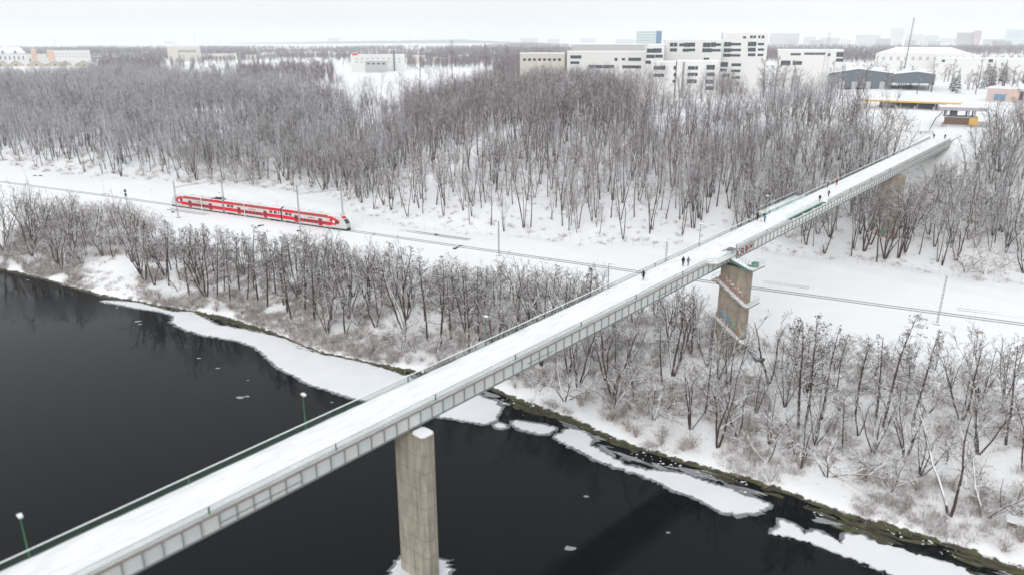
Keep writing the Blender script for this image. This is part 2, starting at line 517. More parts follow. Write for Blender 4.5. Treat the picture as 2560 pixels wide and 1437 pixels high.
for k, (pp, lab) in enumerate(ICE):
    poly = [tuple(flat(x, y)[:2]) for x, y in pp]
    poly = rough_poly(poly, .17 if k not in (2,) else .06, .38, 40 + k)
    e = empty('ice_floe', (0, 0, 0), 0, lab, 'ice floe', 'snow covered ice along the river bank')
    sheet('snow_top', poly, .01, .075, M['ice'], e)
    sheet('melting_edge', [(x + rnd.gauss(0, .07), y + rnd.gauss(0, .07)) for x, y in offset_poly(poly, .24)], .006, .045, M['melt'], e)
    o2 = offset_poly(poly, .75)
    o2 = [(x + rnd.gauss(0, .16), y + rnd.gauss(0, .16)) for x, y in o2]
    sheet('wet_ice_rim', o2, .004, .022, M['slush'], e)
# snow crust round the river pier
pc = np.array([-12.2, 82.6])
ring = [(pc[0] + (3.7 + rnd.gauss(0, .3)) * math.cos(a), pc[1] + (2.9 + rnd.gauss(0, .3)) * math.sin(a)) for a in np.linspace(0, 2 * math.pi, 46)[:-1]]
e = empty('ice_floe', (0, 0, 0), 0, 'ragged collar of ice round the foot of the river pier', 'ice floe')
sheet('snow_top', ring, .01, .08, M['ice'], e)
sheet('wet_ice_rim', [(x + (x - pc[0]) * .16 + rnd.gauss(0, .1), y + (y - pc[1]) * .16 + rnd.gauss(0, .1)) for x, y in ring], .004, .02, M['slush'], e)
SCR = []
small = [(600, 993, .9), (618, 990, .5), (345, 803, .8), (70, 700, .5), (545, 920, .5), (497, 895, .45), (620, 950, .3), (1425, 1370, .8), (1465, 1240, .4), (1670, 1330, .3), (2120, 1310, .5), (350, 810, .5), (830, 1005, .3)]
for k, (x, y, s) in enumerate(small):
    c = flat(x, y)
    pl = [(c[0] + s * (.8 + .5 * rnd.random()) * math.cos(a), c[1] + s * .7 * (.6 + .6 * rnd.random()) * math.sin(a)) for a in np.linspace(0, 6.283, 10)[:-1]]
    o = sheet('drifting_ice', pl, .002, .04, M['greyice'])
    tag(o, None, 'ice scrap', 'scraps of ice on the open water'); SCR.append((x, o))
# thin grey slush frozen between the weed and the floes
sb_ = MB()
for i in range(170):
    u = rnd.uniform(20, 190)
    if math.sin(u * .29 + 1) + math.sin(u * .11) < -.5: continue
    w = float(shore(u)) - rnd.uniform(1.2, 4.2)
    x, y = to_xy(u, w)
    L_ = rnd.uniform(.6, 3.2); B_ = rnd.uniform(.18, .7); an = math.atan2(EU[1], EU[0]) - .1 + rnd.gauss(0, .2)
    ca, sa = math.cos(an), math.sin(an); k = 12; top = []
    for a in np.linspace(0, 6.283, k + 1)[:-1]:
        q = rnd.uniform(.65, 1.3); ex, ey = L_ * math.cos(a) * q, B_ * math.sin(a) * q
        top.append((x + ex * ca - ey * sa, y + ex * sa + ey * ca, .016 + .0001 * i * .1))
    lo = [(p[0], p[1], -.01) for p in top]
    sb_.add(top + lo, [tuple(range(k))] + [(j, k + j, k + (j + 1) % k, (j + 1) % k) for j in range(k)], i % 2)
tag(sb_.build('slush_patches', [M['slush'], M['greyice']]), 'thin grey slush frozen along the bank between weed and floes', kind='stuff')
# slush crumbs and water weed along the bank: nobody could count them
cb = MB(); wb = MB()
for i in range(700):
    u = rnd.uniform(-30, 185)
    if math.sin(u * .47) + math.sin(u * .19 + 2) + .7 * math.sin(u * 1.1) < -.1: continue
    w = float(shore(u)) - abs(rnd.gauss(.9, 1.3)) - .2
    x, y = to_xy(u, w)
    s = .06 + .22 * rnd.random() ** 3
    k = 6
    vs = [(x + s * math.cos(a + i) * rnd.uniform(.7, 1.5), y + s * math.sin(a + i) * rnd.uniform(.5, 1), .045) for a in np.linspace(0, 6.283, k + 1)[:-1]]
    lo = [(p[0], p[1], .0) for p in vs]
    cb.add(vs + lo, [tuple(range(k))] + [(j, k + j, k + (j + 1) % k, (j + 1) % k) for j in range(k)])
tag(cb.build('ice_crumbs', M['ice']), 'white crumbs of snow and ice floating along the bank', kind='stuff')
M['weed'] = mat('water weed', (.115, .122, .058), .9, .1, noise=.45, scale=.7, col2=(.050, .050, .030), bump=.8, bscale=6)
M['weed2'] = mat('brown weed', (.075, .066, .045), .9, .1, noise=.5, scale=1.2, col2=(.035, .034, .026), bump=.8, bscale=6)
for i in range(520):
    u = rnd.uniform(-20, 190)
    if math.sin(u * .33 + .5) + math.sin(u * .13) + .6 * math.sin(u * .71) < -.35: continue
    wide = 1.1 + .9 * (u > 60) + 1.9 * (u > 120)
    w = float(shore(u)) - rnd.random() * wide * (1.2 if (math.sin(u * .21) + math.sin(u * .083 + 1)) > -.3 else .4)
    x, y = to_xy(u, w)
    L_ = rnd.uniform(.8, 2.6); B_ = rnd.uniform(.2, .6)
    an = math.atan2(EU[1], EU[0]) + rnd.gauss(0, .16) - .12
    ca, sa = math.cos(an), math.sin(an)
    k = 10
    ring0 = []; ring1 = []
    for a in np.linspace(0, 6.283, k + 1)[:-1]:
        q = rnd.uniform(.7, 1.25)
        ex, ey = L_ * math.cos(a) * q, B_ * math.sin(a) * q
        ring0.append((x + ex * ca - ey * sa, y + ex * sa + ey * ca, -.02))
        ex *= .72; ey *= .72
        ring1.append((x + ex * ca - ey * sa, y + ex * sa + ey * ca, .035 + .05 * rnd.random()))
    wb.add(ring0 + ring1, [(j, (j + 1) % k, k + (j + 1) % k, k + j) for j in range(k)] + [tuple(range(k, 2 * k))], 0 if rnd.random() < .5 else 1)
tag(wb.build('water_weed', [M['weed'], M['weed2']]), 'olive green weed and moss in the shallows along the bank', kind='stuff')
# ------------------------------------------------------------------ footbridge: s along, t across, h above the deck
BO = np.array([21.1, 117.4]); BZ = 25.8; BA = math.atan2(.7363, .6767); SL = .045
def bw(s, t, h=0.0):
    """bridge coordinates -> world"""
    return (BO[0] + .6767 * s - .7363 * t, BO[1] + .7363 * s + .6767 * t, BZ + SL * s + h)
def bl(s, t, h=0.0):
    return (s, t, SL * s + h)
WB = 6.7
S0, S1 = -118.0, 199.0
bridge = empty('footbridge', (BO[0], BO[1], BZ), BA, 'long snow covered footbridge with pale grey ribbed girder crossing the river and railway', 'footbridge')
def bpart(mb, name, mats, parent=None):
    return mb.build(name, mats, parent or bridge)
def sbox(mb, s0, s1, t0, t1, h0, h1, m=0):
    a = [bl(s0, t0, h0), bl(s0, t1, h0), bl(s0, t1, h1), bl(s0, t0, h1)]
    c = [bl(s1, t0, h0), bl(s1, t1, h0), bl(s1, t1, h1), bl(s1, t0, h1)]
    return mb.hexa(a, c, m)
# openings: first stairwell (at the stair pier), second stairwell with the green sheet
OA, OB_ = 30.6, 34.0
PA, PB_ = 60.0, 80.0
# deck slab (three runs of width)
dk = MB()
for s0, s1, t0 in ((S0, OA, 0), (OA, OB_, 1.6), (OB_, PA, 0), (PA, PB_, 1.35), (PB_, S1, 0)):
    sbox(dk, s0, s1, t0 + .05, WB - .05, -.22, -.03)
bpart(dk, 'deck_slab', M['concrete'])
# snow on the deck
def snow_run(s0, s1, t0, t1, ds=1.2):
    ns = max(2, int((s1 - s0) / ds)); ntt = max(3, int((t1 - t0) / .55))
    vs = []; fs = []
    for i in range(ns + 1):
        s = s0 + (s1 - s0) * i / ns
        for j in range(ntt + 1):
            t = t0 + (t1 - t0) * j / ntt
            e_ = .05 * (1 if j in (0, ntt) else 0)
            h = .10 - e_ - .03 * math.exp(-((t - 3.4) / 1.3) ** 2) + .02 * math.sin(s * .9 + t * 2) + rnd.gauss(0, .008)
            tt = t + (rnd.gauss(0, .03) if j in (0, ntt) else 0)
            vs.append(bl(s, tt, h))
    for i in range(ns):
        for j in range(ntt):
            a = i * (ntt + 1) + j
            fs.append((a, a + ntt + 1, a + ntt + 2, a + 1))
    # skirt
    for j in (0, ntt):
        b0 = len(vs)
        for i in range(ns + 1):
            p = vs[i * (ntt + 1) + j]
            vs.append((p[0], p[1], p[2] - .12))
        for i in range(ns):
            a = i * (ntt + 1) + j; c = (i + 1) * (ntt + 1) + j
            fs.append((a, b0 + i, b0 + i + 1, c) if j else (a, c, b0 + i + 1, b0 + i))
    return vs, fs
sn = MB()
for s0, s1, t0 in ((S0, OA, .02), (OA, OB_, 1.62), (OB_, PA, .02), (PA, PB_, 1.37), (PB_, S1, .02)):
    sn.add(*snow_run(s0, s1, t0, WB - .02))
# widened landing by the stair pier and the balcony on the far side
def dpoly(pts, h0, h1, mb):
    n = len(pts)
    vs = [bl(s, t, h0) for s, t in pts] + [bl(s, t, h1) for s, t in pts]
    mb.add(vs, [(k, (k + 1) % n, n + (k + 1) % n, n + k) for k in range(n)] + [tuple(reversed(range(n))), tuple(range(n, 2 * n))])
LAND = [(22.6, .05), (23.6, -1.55), (OA, -1.55), (OA, .05)]
dpoly(LAND, -.02, .09, sn)
dpoly([(62.8, WB + .02), (82.6, WB + .02), (82.6, 9.3), (62.8, 9.3)], -.02, .09, sn)
o = bpart(sn, 'deck_snow', M['deck_snow'])
for p in o.data.polygons: p.use_smooth = True
ld = MB(); dpoly(LAND, -.24, -.025, ld)
bpart(ld, 'side_landing', M['concrete'])
bal = MB(); dpoly([(62.8, WB + .02), (82.6, WB + .02), (82.6, 9.3), (62.8, 9.3)], -.24, -.025, bal)
bpart(bal, 'balcony_slab', M['concrete'])
# edge beams
eb = MB()
for s0, s1 in ((S0, 22.6), (OB_, S1)):
    sbox(eb, s0, s1, -.03, .045, -.26, -.04)
bpart(eb, 'edge_strip', M['rust'])
eb = MB(); sbox(eb, S0, S1, WB - .045, WB + .015, -.26, -.04)
bpart(eb, 'edge_strip', M['rust'])
# snow lying along the outer beam at the second stairwell
eb = MB(); sbox(eb, PA, PB_, .05, .22, -.22, .06)
bpart(eb, 'kerb_beam', M['deck_snow'])
# girders: web panels and stiffeners, one object each on the near side
PIT = 1.86
GD = 1.95
bf = MB()
sbox(bf, S0, S1, -.16, .42, -GD - .06, -GD)
bpart(bf, 'bottom_flange', M['stiff'])
tf = MB(); sbox(tf, S0, S1, -.0, .4, -.31, -.265)
bpart(tf, 'top_flange', M['stiff'])
pm = MB(); s_ = [0, PIT - .05]
pm.hexa([(0, .13, -GD), (0, .16, -GD), (0, .16, -.31), (0, .13, -.31)], [(PIT, .13, -GD + SL * PIT), (PIT, .16, -GD + SL * PIT), (PIT, .16, -.31 + SL * PIT), (PIT, .13, -.31 + SL * PIT)])
panel_me = pm.mesh('web_panel', [M['girder']])
panel_me2 = pm.mesh('web_panel', [mat('girder paint bluish', (.68, .73, .73), .55, .35, noise=.7, scale=.7, col2=(.59, .64, .64), stretch=(1, 1, .5))])
panel_me3 = pm.mesh('web_panel', [mat('girder paint pinkish', (.75, .755, .74), .55, .35, noise=.7, scale=.9, col2=(.62, .63, .62), stretch=(1, 1, .5))])
st = MB()
st.add([(-.02, .0, -GD), (.02, .0, -GD), (.02, .128, -GD), (-.02, .128, -GD), (-.02, -.02, -.31), (.02, -.02, -.31), (.02, .128, -.31), (-.02, .128, -.31)],
       [(3, 2, 1, 0), (4, 5, 6, 7), (0, 1, 5, 4), (1, 2, 6, 5), (2, 3, 7, 6), (3, 0, 4, 7)])
stiff_me = st.mesh('web_stiffener', [M['stiff']])
k = 0
s = -96.0
while s < 188:
    link('web_panel', (panel_me, panel_me2, panel_me3)[(k * 7 + k // 3) % 3], bridge, (s, 0, SL * s))
    link('web_stiffener', stiff_me, bridge, (s, 0, SL * s))
    s += PIT; k += 1
rest = MB(); sbox(rest, S0, -96.0, .13, .16, -GD, -.31)
bpart(rest, 'web_panel', M['girder'])
lg = MB()
for s0, s1 in ((-73.7, -64.4), (-27.9, -22.3), (5.5, 13), (55, 186)):
    sbox(lg, s0, s1, .03, .125, -1.42, -1.36)
bpart(lg, 'long_stiffener', M['stiff'])
bg_ = MB()
sbox(bg_, S0, S1, WB - .2, WB - .16, -GD, -.31); sbox(bg_, S0, S1, WB - .42, WB + .1, -GD - .06, -GD)
s = -110
while s < 188:
    sbox(bg_, s, s + .1, .42, WB - .42, -1.1, -.25); s += 5.58
bpart(bg_, 'rear_girder', M['girder'])
# railings
RH = .9
def railing(t, runs, posts, post_mat, bal_runs=True, name='railing', side=1):
    hr = MB()
    for s0, s1 in runs:
        sbox(hr, s0, s1, t - .035, t + .035, RH - .05, RH)
        sbox(hr, s0, s1, t - .02, t + .02, .16, .19)
    r_ = bpart(hr, name, M['dgreen'])
    sc_ = MB()
    for s0, s1 in runs: sbox(sc_, s0, s1, t - .055, t + .055, RH + .002, RH + .075)
    bpart(sc_, 'rail_snow', M['snow'], r_)
    pmb = MB(); pmb.box(-.07, .07, -.05, .05, -.2, RH + .02)
    pme = pmb.mesh('rail_post', [post_mat])
    for s in posts: link('rail_post', pme, r_, (s, t, SL * s))
    bm_ = MB()
    for s0, s1 in runs:
        s = s0
        while s < s1:
            w = .011
            bm_.add([bl(s - w, t, 0), bl(s + w, t - w, 0), bl(s + w, t + w, 0), bl(s - w, t, RH - .05), bl(s + w, t - w, RH - .05), bl(s + w, t + w, RH - .05)], [(0, 1, 4, 3), (1, 2, 5, 4), (2, 0, 3, 5)])
            s += .135 if s < 20 else .16
    o = bpart(bm_, 'balusters', M['dgreen'], r_)
    o['kind'] = 'stuff'
    return r_
postsB = [s for s in np.arange(-103, 190, 14.75) if round((s + 103) / 14.75) % 2 == 0]
rb = railing(WB - .08, [(S0, 62.8), (82.6, 187)], postsB + [62.8, 82.6], M['green'])
rf = railing(.22, [(S0, 22.7), (OB_ + .1, PA), (PB_, 186)], list(np.arange(-104, 22, 14.75)) + [OB_ + .1, PA, 47.7, 95, 110, 125, 140], M['green'])
# glazed pale sheet on the railing before the balcony and the balcony's own railing
gl = MB(); sbox(gl, 62.8, 82.6, WB - .10, WB - .07, .05, .85)
o = bpart(gl, 'railing_sheet', M['palegreen'])
for q in (66.2, 67, 71, 72.4, 79.2): 
    gq = MB(); sbox(gq, q, q + .35, WB - .125, WB - .102, .25 + .1 * (q % 2), .6)
    bpart(gq, 'sheet_mark', M['dgreen'], o)
gr = MB(); sbox(gr, 62.8, 82.6, WB - .13, WB - .04, .86, .93); bpart(gr, 'rail_snow', M['snow'], o)
br_ = MB()
for q in np.arange(62.9, 82.7, .33): br_.bar(bl(q, 9.2, 0), bl(q, 9.2, 1.0), .03)
for h in (.55, 1.0): br_.bar(bl(62.8, 9.2, h), bl(82.6, 9.2, h), .05)
for q in (62.8, 82.6):
    br_.bar(bl(q, WB, 1.0), bl(q, 9.2, 1.0), .05); br_.bar(bl(q, WB, .5), bl(q, 9.2, .5), .04); br_.bar(bl(q, 8, 0), bl(q, 8, 1), .05)
o = bpart(br_, 'balcony_railing', M['dgreen'])
gr = MB(); gr.bar(bl(62.8, 9.2, 1.055), bl(82.6, 9.2, 1.055), .08, .05); bpart(gr, 'rail_snow', M['snow'], o)
# railing round the widened landing
lr = MB()
lp = [(22.7, .15), (23.7, -1.45), (30.4, -1.45)]
for a, c in zip(lp, lp[1:]):
    lr.bar(bl(*a, RH), bl(*c, RH), .07); lr.bar(bl(*a, .45), bl(*c, .45), .04)
    L_ = math.hypot(c[0] - a[0], c[1] - a[1])
    for q in np.arange(0, L_, .3):
        lr.bar(bl(a[0] + (c[0] - a[0]) * q / L_, a[1] + (c[1] - a[1]) * q / L_, 0), bl(a[0] + (c[0] - a[0]) * q / L_, a[1] + (c[1] - a[1]) * q / L_, RH), .022)
bpart(lr, 'landing_railing', M['palegreen'])
# second stairwell: green sheet wall, white rail above it, stairs inside
gs = MB(); sbox(gs, PA, PB_, 1.30, 1.36, -1.7, .0); sbox(gs, PA - .05, PA, .15, 1.36, -1.7, .0); sbox(gs, PB_, PB_ + .05, .15, 1.36, -1.7, .0)
bpart(gs, 'green_stair_wall', M['tealgreen'])
gs = MB()
for i in range(22): sbox(gs, PA + .4 + i * .42, PA + .82 + i * .42, .25, 1.28, -.25 - i * .075, -.17 - i * .075)
bpart(gs, 'stair_steps', M['deck_snow'])
gs = MB()
for q in np.arange(PA, PB_ + .1, .5): gs.bar(bl(q, 1.42, .05), bl(q, 1.42, 1.05), .035)
gs.bar(bl(PA, 1.42, 1.05), bl(PB_, 1.42, 1.05), .06); gs.bar(bl(PA, 1.42, .3), bl(PB_, 1.42, .3), .035)
bpart(gs, 'stairwell_railing', M['palegreen'])
# graffiti letters sprayed on the girder right of the stair pier
def strokes(mb, pts, w, o_, ax, ay, nn, m=0):
    for a, c in zip(pts, pts[1:]):
        a = np.array(a, float); c = np.array(c, float)
        d = (c - a) / max(np.linalg.norm(c - a), 1e-6); p = np.array([-d[1], d[0]]) * w / 2
        a = a - d * w * .3; c = c + d * w * .3
        q = [a - p, c - p, c + p, a + p]
        f = [tuple(np.array(o_) + np.array(ax) * x + np.array(ay) * y + np.array(nn) * .0) for x, y in q]
        g = [tuple(np.array(t) + np.array(nn) * .012) for t in f]
        mb.hexa(f, g, m)
M['gred'] = mat('red spray', (.40, .065, .06), .8, .1, noise=.5, scale=2.5, col2=(.30, .13, .12))
M['gdark'] = mat('dark spray', (.06, .06, .06), .8, .1)
M['gpink'] = mat('pink spray', (.62, .46, .45), .8, .1)
M['gblue'] = mat('blue spray', (.02, .19, .42), .8, .1, noise=.6, scale=3, col2=(.12, .36, .52))
M['ggreen'] = mat('green spray', (.03, .28, .14), .8, .1, noise=.6, scale=3, col2=(.10, .40, .30))
M['gorange'] = mat('orange spray', (.62, .22, .08), .8, .1)
M['gwhite'] = mat('pale spray', (.60, .62, .60), .8, .1)
M['gyellow'] = mat('yellow spray', (.70, .42, .05), .8, .1)
GL = {'K': [[(0, 0), (0, 1)], [(.8, 1), (.05, .5), (.85, 0)]],
      'H': [[(0, 0), (.05, 1), (.75, .95), (.8, .45), (.05, .5)], [(.3, .5), (.85, 0)]],
      'D': [[(.05, 1), (.75, .95), (.8, .4), (.4, 0), (.05, .4), (.05, 1)], [(.4, .2), (.4, .8)]],
      'W': [[(0, 1), (.25, .45), (.45, .9), (.6, .45), (.85, 1)]]}
# each letter is its own piece of paint on the girder
for i, (ch, s) in enumerate(zip('KHDW', (34.35, 36.1, 38.0, 39.9))):
    for ml, dx, w in (('gdark', .10, .30), ('gred', 0, .26)):
        g = MB()
        for stt in GL[ch]:
            strokes(g, [(x * 1.25, y * 1.1) for x, y in stt], w, bl(s + .15 + dx, .115 if ml == 'gdark' else .10, -1.75), (1, 0, SL), (0, 0, 1), (0, -1, 0))
        bpart(g, 'graffiti_letter', M[ml])
g = MB(); sbox(g, 39.9, 41.3, .118, .128, -1.9, -1.2); bpart(g, 'graffiti_patch', M['gpink'])
# light blocks of paint on the landing rail
# ------------------------------------------------------------------ lamps on the bridge
def lamp(s, label):
    x, y, z = bw(s, WB + .02, -.15)
    e = empty('street_lamp', (x, y, z), BA, label, 'street lamp', 'green lamps along the bridge')
    p = MB(); p.tube((0, 0, 0), (0, 0, 1.2), .085, n=8); p.tube((0, 0, 1.2), (0, 0, 4.55), .06, .045, n=8); p.bar((0, 0, 4.5), (0, -.3, 4.62), .05)
    p.build('pole', M['green'], e)
    h = MB(); h.prism([(-.13, -.5), (.13, -.5), (.17, .1), (-.17, .1)], 4.58, 4.70)
    hd = h.build('lamp_head', M['metal'], e)
    c = MB(); c.prism([(-.16, -.52), (.16, -.52), (.20, .12), (-.20, .12)], 4.702, 4.83)
    c.build('snow_cap', M['snow'], hd)
for s, lab in ((-88.3, 'green bridge lamp nearest the near end, snow on its head, against dark water'), (-59.4, 'green bridge lamp over dark water, between the near lamp and the far bank'), (-29.5, 'green bridge lamp in front of the riverside trees where the bank begins'), (.4, 'green bridge lamp beside the lone walker in black'), (31.2, 'thin bridge lamp above the stair pier, in front of the forest foot'), (60.5, 'thin bridge lamp by the balcony and the two dog walkers')):
    lamp(s, lab)
# ------------------------------------------------------------------ river pier
pr = empty('concrete_pier', (BO[0], BO[1], BZ), BA, 'tall weathered concrete pier standing in the dark river with snow on its tip', 'bridge pier')
def octo(s0, s1, t0, t1, c):
    return [(s0, t0 + c), (s0 + c, t0), (s1 - c, t0), (s1, t0 + c), (s1, t1 - c), (s1 - c, t1), (s0 + c, t1), (s0, t1 - c)]
zt = SL * -48.5 - GD - .45
def taper(poly, z0, z1, k, mb, m=0):
    c = np.mean(np.array(poly), 0)
    n = len(poly)
    lo = [(c[0] + (x - c[0]) * k, c[1] + (y - c[1]) * k, z0) for x, y in poly]
    hi = [(x, y, z1) for x, y in poly]
    mb.add(lo + hi, [(i, (i + 1) % n, n + (i + 1) % n, n + i) for i in range(n)] + [tuple(reversed(range(n))), tuple(range(n, 2 * n))], m)
w_ = MB(); pp = octo(-49.6, -47.4, -2.4, 3.2, .38)
taper(pp, -BZ - 2, zt, 1.03, w_)
wall = w_.build('pier_wall', M['concrete'], pr)
sn_ = MB(); taper([(x, y) for x, y in octo(-49.45, -47.5, -2.3, -.2, .35)], zt + .003, zt + .16, 1.04, sn_)
sn_.build('snow_cap', M['snow'], pr)
bb = MB()
for t in (.15, 2.2): bb.box(-48.9, -48.0, t - .2, t + .2, zt, zt + .44)
bb.build('bearing', M['dark'], pr)
lines_ = MB()
for z in (-9, -12.5, -16, -19.5): 
    pass
# ------------------------------------------------------------------ stair pier
sp = empty('stair_pier', (BO[0], BO[1], BZ), BA, 'concrete bridge pier wrapped in zigzag stairs with graffiti, standing beside the railway', 'stair pier')
zt2 = SL * 31 - GD - .35
FS = 30.3                                  # the face that looks at the river
w_ = MB(); w_.prism([(FS, -4.55), (FS + 2.0, -4.55), (FS + 2.0, 1.15), (FS, 1.15)], 5.0 - BZ, zt2)
w_.build('pier_wall', M['concrete_dark'], sp)
cap = MB(); cap.box(FS + .2, FS + 1.8, -4.3, .3, zt2, zt2 + .35)
cap.build('cap_beam', M['dark'], sp)
def zz(z): return z - BZ
RT, LT = -4.7, 1.25                          # right and left ends of the flights
def flight(s0, s1, ta, za, tb, zb, name='stair_flight'):
    """flight from (ta, za) down to (tb, zb) on the strip s0..s1"""
    m = MB(); n = 11
    for i in range(n):
        t0 = ta + (tb - ta) * i / n; t1 = ta + (tb - ta) * (i + 1) / n
        z = za + (zb - za) * (i + .5) / n
        m.box(s0, s1, min(t0, t1), max(t0, t1), zz(z) - .22, zz(z) + .06, 1)
    m.hexa([(s0 + .01, ta, zz(za) - .1), (s1 - .01, ta, zz(za) - .1), (s1 - .01, ta, zz(za) + .04), (s0 + .01, ta, zz(za) + .04)], [(s0 + .01, tb, zz(zb) - .1), (s1 - .01, tb, zz(zb) - .1), (s1 - .01, tb, zz(zb) + .04), (s0 + .01, tb, zz(zb) + .04)], 1)
    m.hexa([(s0, ta, zz(za) - .32), (s1, ta, zz(za) - .32), (s1, ta, zz(za) - .1), (s0, ta, zz(za) - .1)], [(s0, tb, zz(zb) - .32), (s1, tb, zz(zb) - .32), (s1, tb, zz(zb) - .1), (s0, tb, zz(zb) - .1)], 0)
    o = m.build(name, [M['concrete_dark'], M['deck_snow']], sp)
    return o
def landing(s0, s1, t0, t1, z):
    m = MB(); m.box(s0, s1, t0, t1, zz(z) - .28, zz(z) - .02, 0); m.box(s0 + .02, s1 - .02, t0 + .02, t1 - .02, zz(z) - .02, zz(z) + .1, 1)
    return m.build('stair_landing', [M['concrete_dark'], M['deck_snow']], sp)
def fence_(pts, parent, m, h=1.0, close=False, bars=(1.0, .5), step=.6, w=.035):
    r = MB()
    for a, c in zip(pts, pts[1:]):
        a = Vector(a); c = Vector(c)
        for b_ in bars: r.bar(a + Vector((0, 0, b_ * h)), c + Vector((0, 0, b_ * h)), w)
        n = max(1, int((c - a).length / step))
        for i in range(n + 1):
            q = a + (c - a) * (i / n)
            r.bar(q, q + Vector((0, 0, h)), w)
    return r.build('stair_railing', m, parent)
b0, b1 = FS - 1.35, FS - .02               # flights on the river face
c0, c1 = FS + 2.02, FS + 3.3               # flights on the far face
Z0, Z1, Z2, Z3, Z4 = 25.35, 21.7, 17.9, 14.2, 10.4
def rail_f(s, ta, za, tb, zb, m=M['palegreen']):
    return fence_([(s, ta, zz(za)), (s, tb, zz(zb))], sp, m, .95)
landing(b0 - .1, c1, -6.2, RT, Z0)
flight(c0, c1, RT, Z0, LT, Z1); landing(b0, c1, LT, 2.3, Z1)
flight(b0, b1, LT, Z1, RT, Z2); landing(b0, c1, -5.9, RT, Z2)
flight(c0, c1, RT, Z2, LT, Z3); landing(b0, c1, LT, 2.3, Z3)
flight(b0, b1, LT, Z3, RT, Z4); landing(b0, c1, -6.0, RT, Z4)
# last short flight turning away to the ground
gz = hxy(*bw(30, -8.6)[:2])
m_ = MB()
for i in range(8):
    t0 = -6.0 - i * .33
    z = Z4 + (gz + .1 - Z4) * (i + .5) / 8
    m_.box(b0, b0 + 1.3, t0 - .33, t0, zz(z) - .05, zz(z) + .04, 1)
m_.hexa([(b0, -6, zz(Z4) - .5), (b0 + 1.3, -6, zz(Z4) - .5), (b0 + 1.3, -6, zz(Z4) - .06), (b0, -6, zz(Z4) - .06)], [(b0, -8.64, zz(gz) - .3), (b0 + 1.3, -8.64, zz(gz) - .3), (b0 + 1.3, -8.64, zz(gz) + .0), (b0, -8.64, zz(gz) + .0)], 0)
m_.build('stair_flight', [M['dark'], M['deck_snow']], sp)
m_ = MB(); m_.box(b0 - .1, b0 + 1.4, -9.6, -8.64, zz(gz) - .6, zz(gz) + .45); m_.build('stair_footing', M['dark'], sp)
fence_([(b0 + .05, -6.0, zz(Z4)), (b0 + .05, -8.6, zz(gz))], sp, M['metal'], 1.0)
fence_([(b0 + 1.3, -6.0, zz(Z4)), (b0 + 1.3, -8.6, zz(gz))], sp, M['metal'], 1.0)
# parapets of the flights: solid concrete bands that carry the sprayed colours
for za, zb in ((Z1, Z2), (Z3, Z4)):
    m_ = MB()
    m_.hexa([(b1 - .1, LT, zz(za) + .02), (b1, LT, zz(za) + .02), (b1, LT, zz(za) + .95), (b1 - .1, LT, zz(za) + .95)], [(b1 - .1, RT, zz(zb) + .02), (b1, RT, zz(zb) + .02), (b1, RT, zz(zb) + .95), (b1 - .1, RT, zz(zb) + .95)])
    m_.build('stair_parapet', mat('stained parapet', (.24, .17, .145), .9, .1, noise=.6, scale=1.5, col2=(.30, .25, .22)), sp)
    m_ = MB()
    m_.hexa([(b0, LT, zz(za) - .35), (b0 + .12, LT, zz(za) - .35), (b0 + .12, LT, zz(za) + .12), (b0, LT, zz(za) + .12)], [(b0, RT, zz(zb) - .35), (b0 + .12, RT, zz(zb) - .35), (b0 + .12, RT, zz(zb) + .12), (b0, RT, zz(zb) + .12)])
    m_.build('stair_string', M['concrete'], sp)
for z, t in ((Z0, -6.1), (Z2, -5.8)):
    fence_([(b0, RT, zz(z)), (b0, t, zz(z)), (c1, t, zz(z)), (c1, RT, zz(z))], sp, M['palegreen'], 1.0)
for z in (Z1, Z3):
    fence_([(b0, LT, zz(z)), (b0, 2.2, zz(z)), (c1, 2.2, zz(z))], sp, M['metal'], 1.0, bars=(1.0,), step=1.2)
# green steel beams from the deck to the upper landing, and the steps between
m_ = MB()
for s in (b0 - .2, b0 + 1.25):
    m_.hexa([(s, .1, SL * 30 - .45), (s + .12, .1, SL * 30 - .45), (s + .12, .1, SL * 30 - .05), (s, .1, SL * 30 - .05)], [(s, -5.2, zz(Z0) - .4), (s + .12, -5.2, zz(Z0) - .4), (s + .12, -5.2, zz(Z0) + .0), (s, -5.2, zz(Z0) + .0)])
m_.build('green_stair_beam', M['tealgreen'], sp)
flight(b0 - .05, b0 + 1.2, -.1, BZ + SL * 30, -5.0, Z0, 'stair_flight')
fence_([(b0 + 1.3, .0, SL * 30), (b0 + 1.3, -5.0, zz(Z0))], sp, M['tealgreen'], .9)
m_ = MB(); m_.box(b0 + 1.5, b0 + 2.6, -5.9, -4.9, zz(Z0) + .11, zz(Z0) + 1.0); m_.build('green_cabinet', M['tealgreen'], sp)
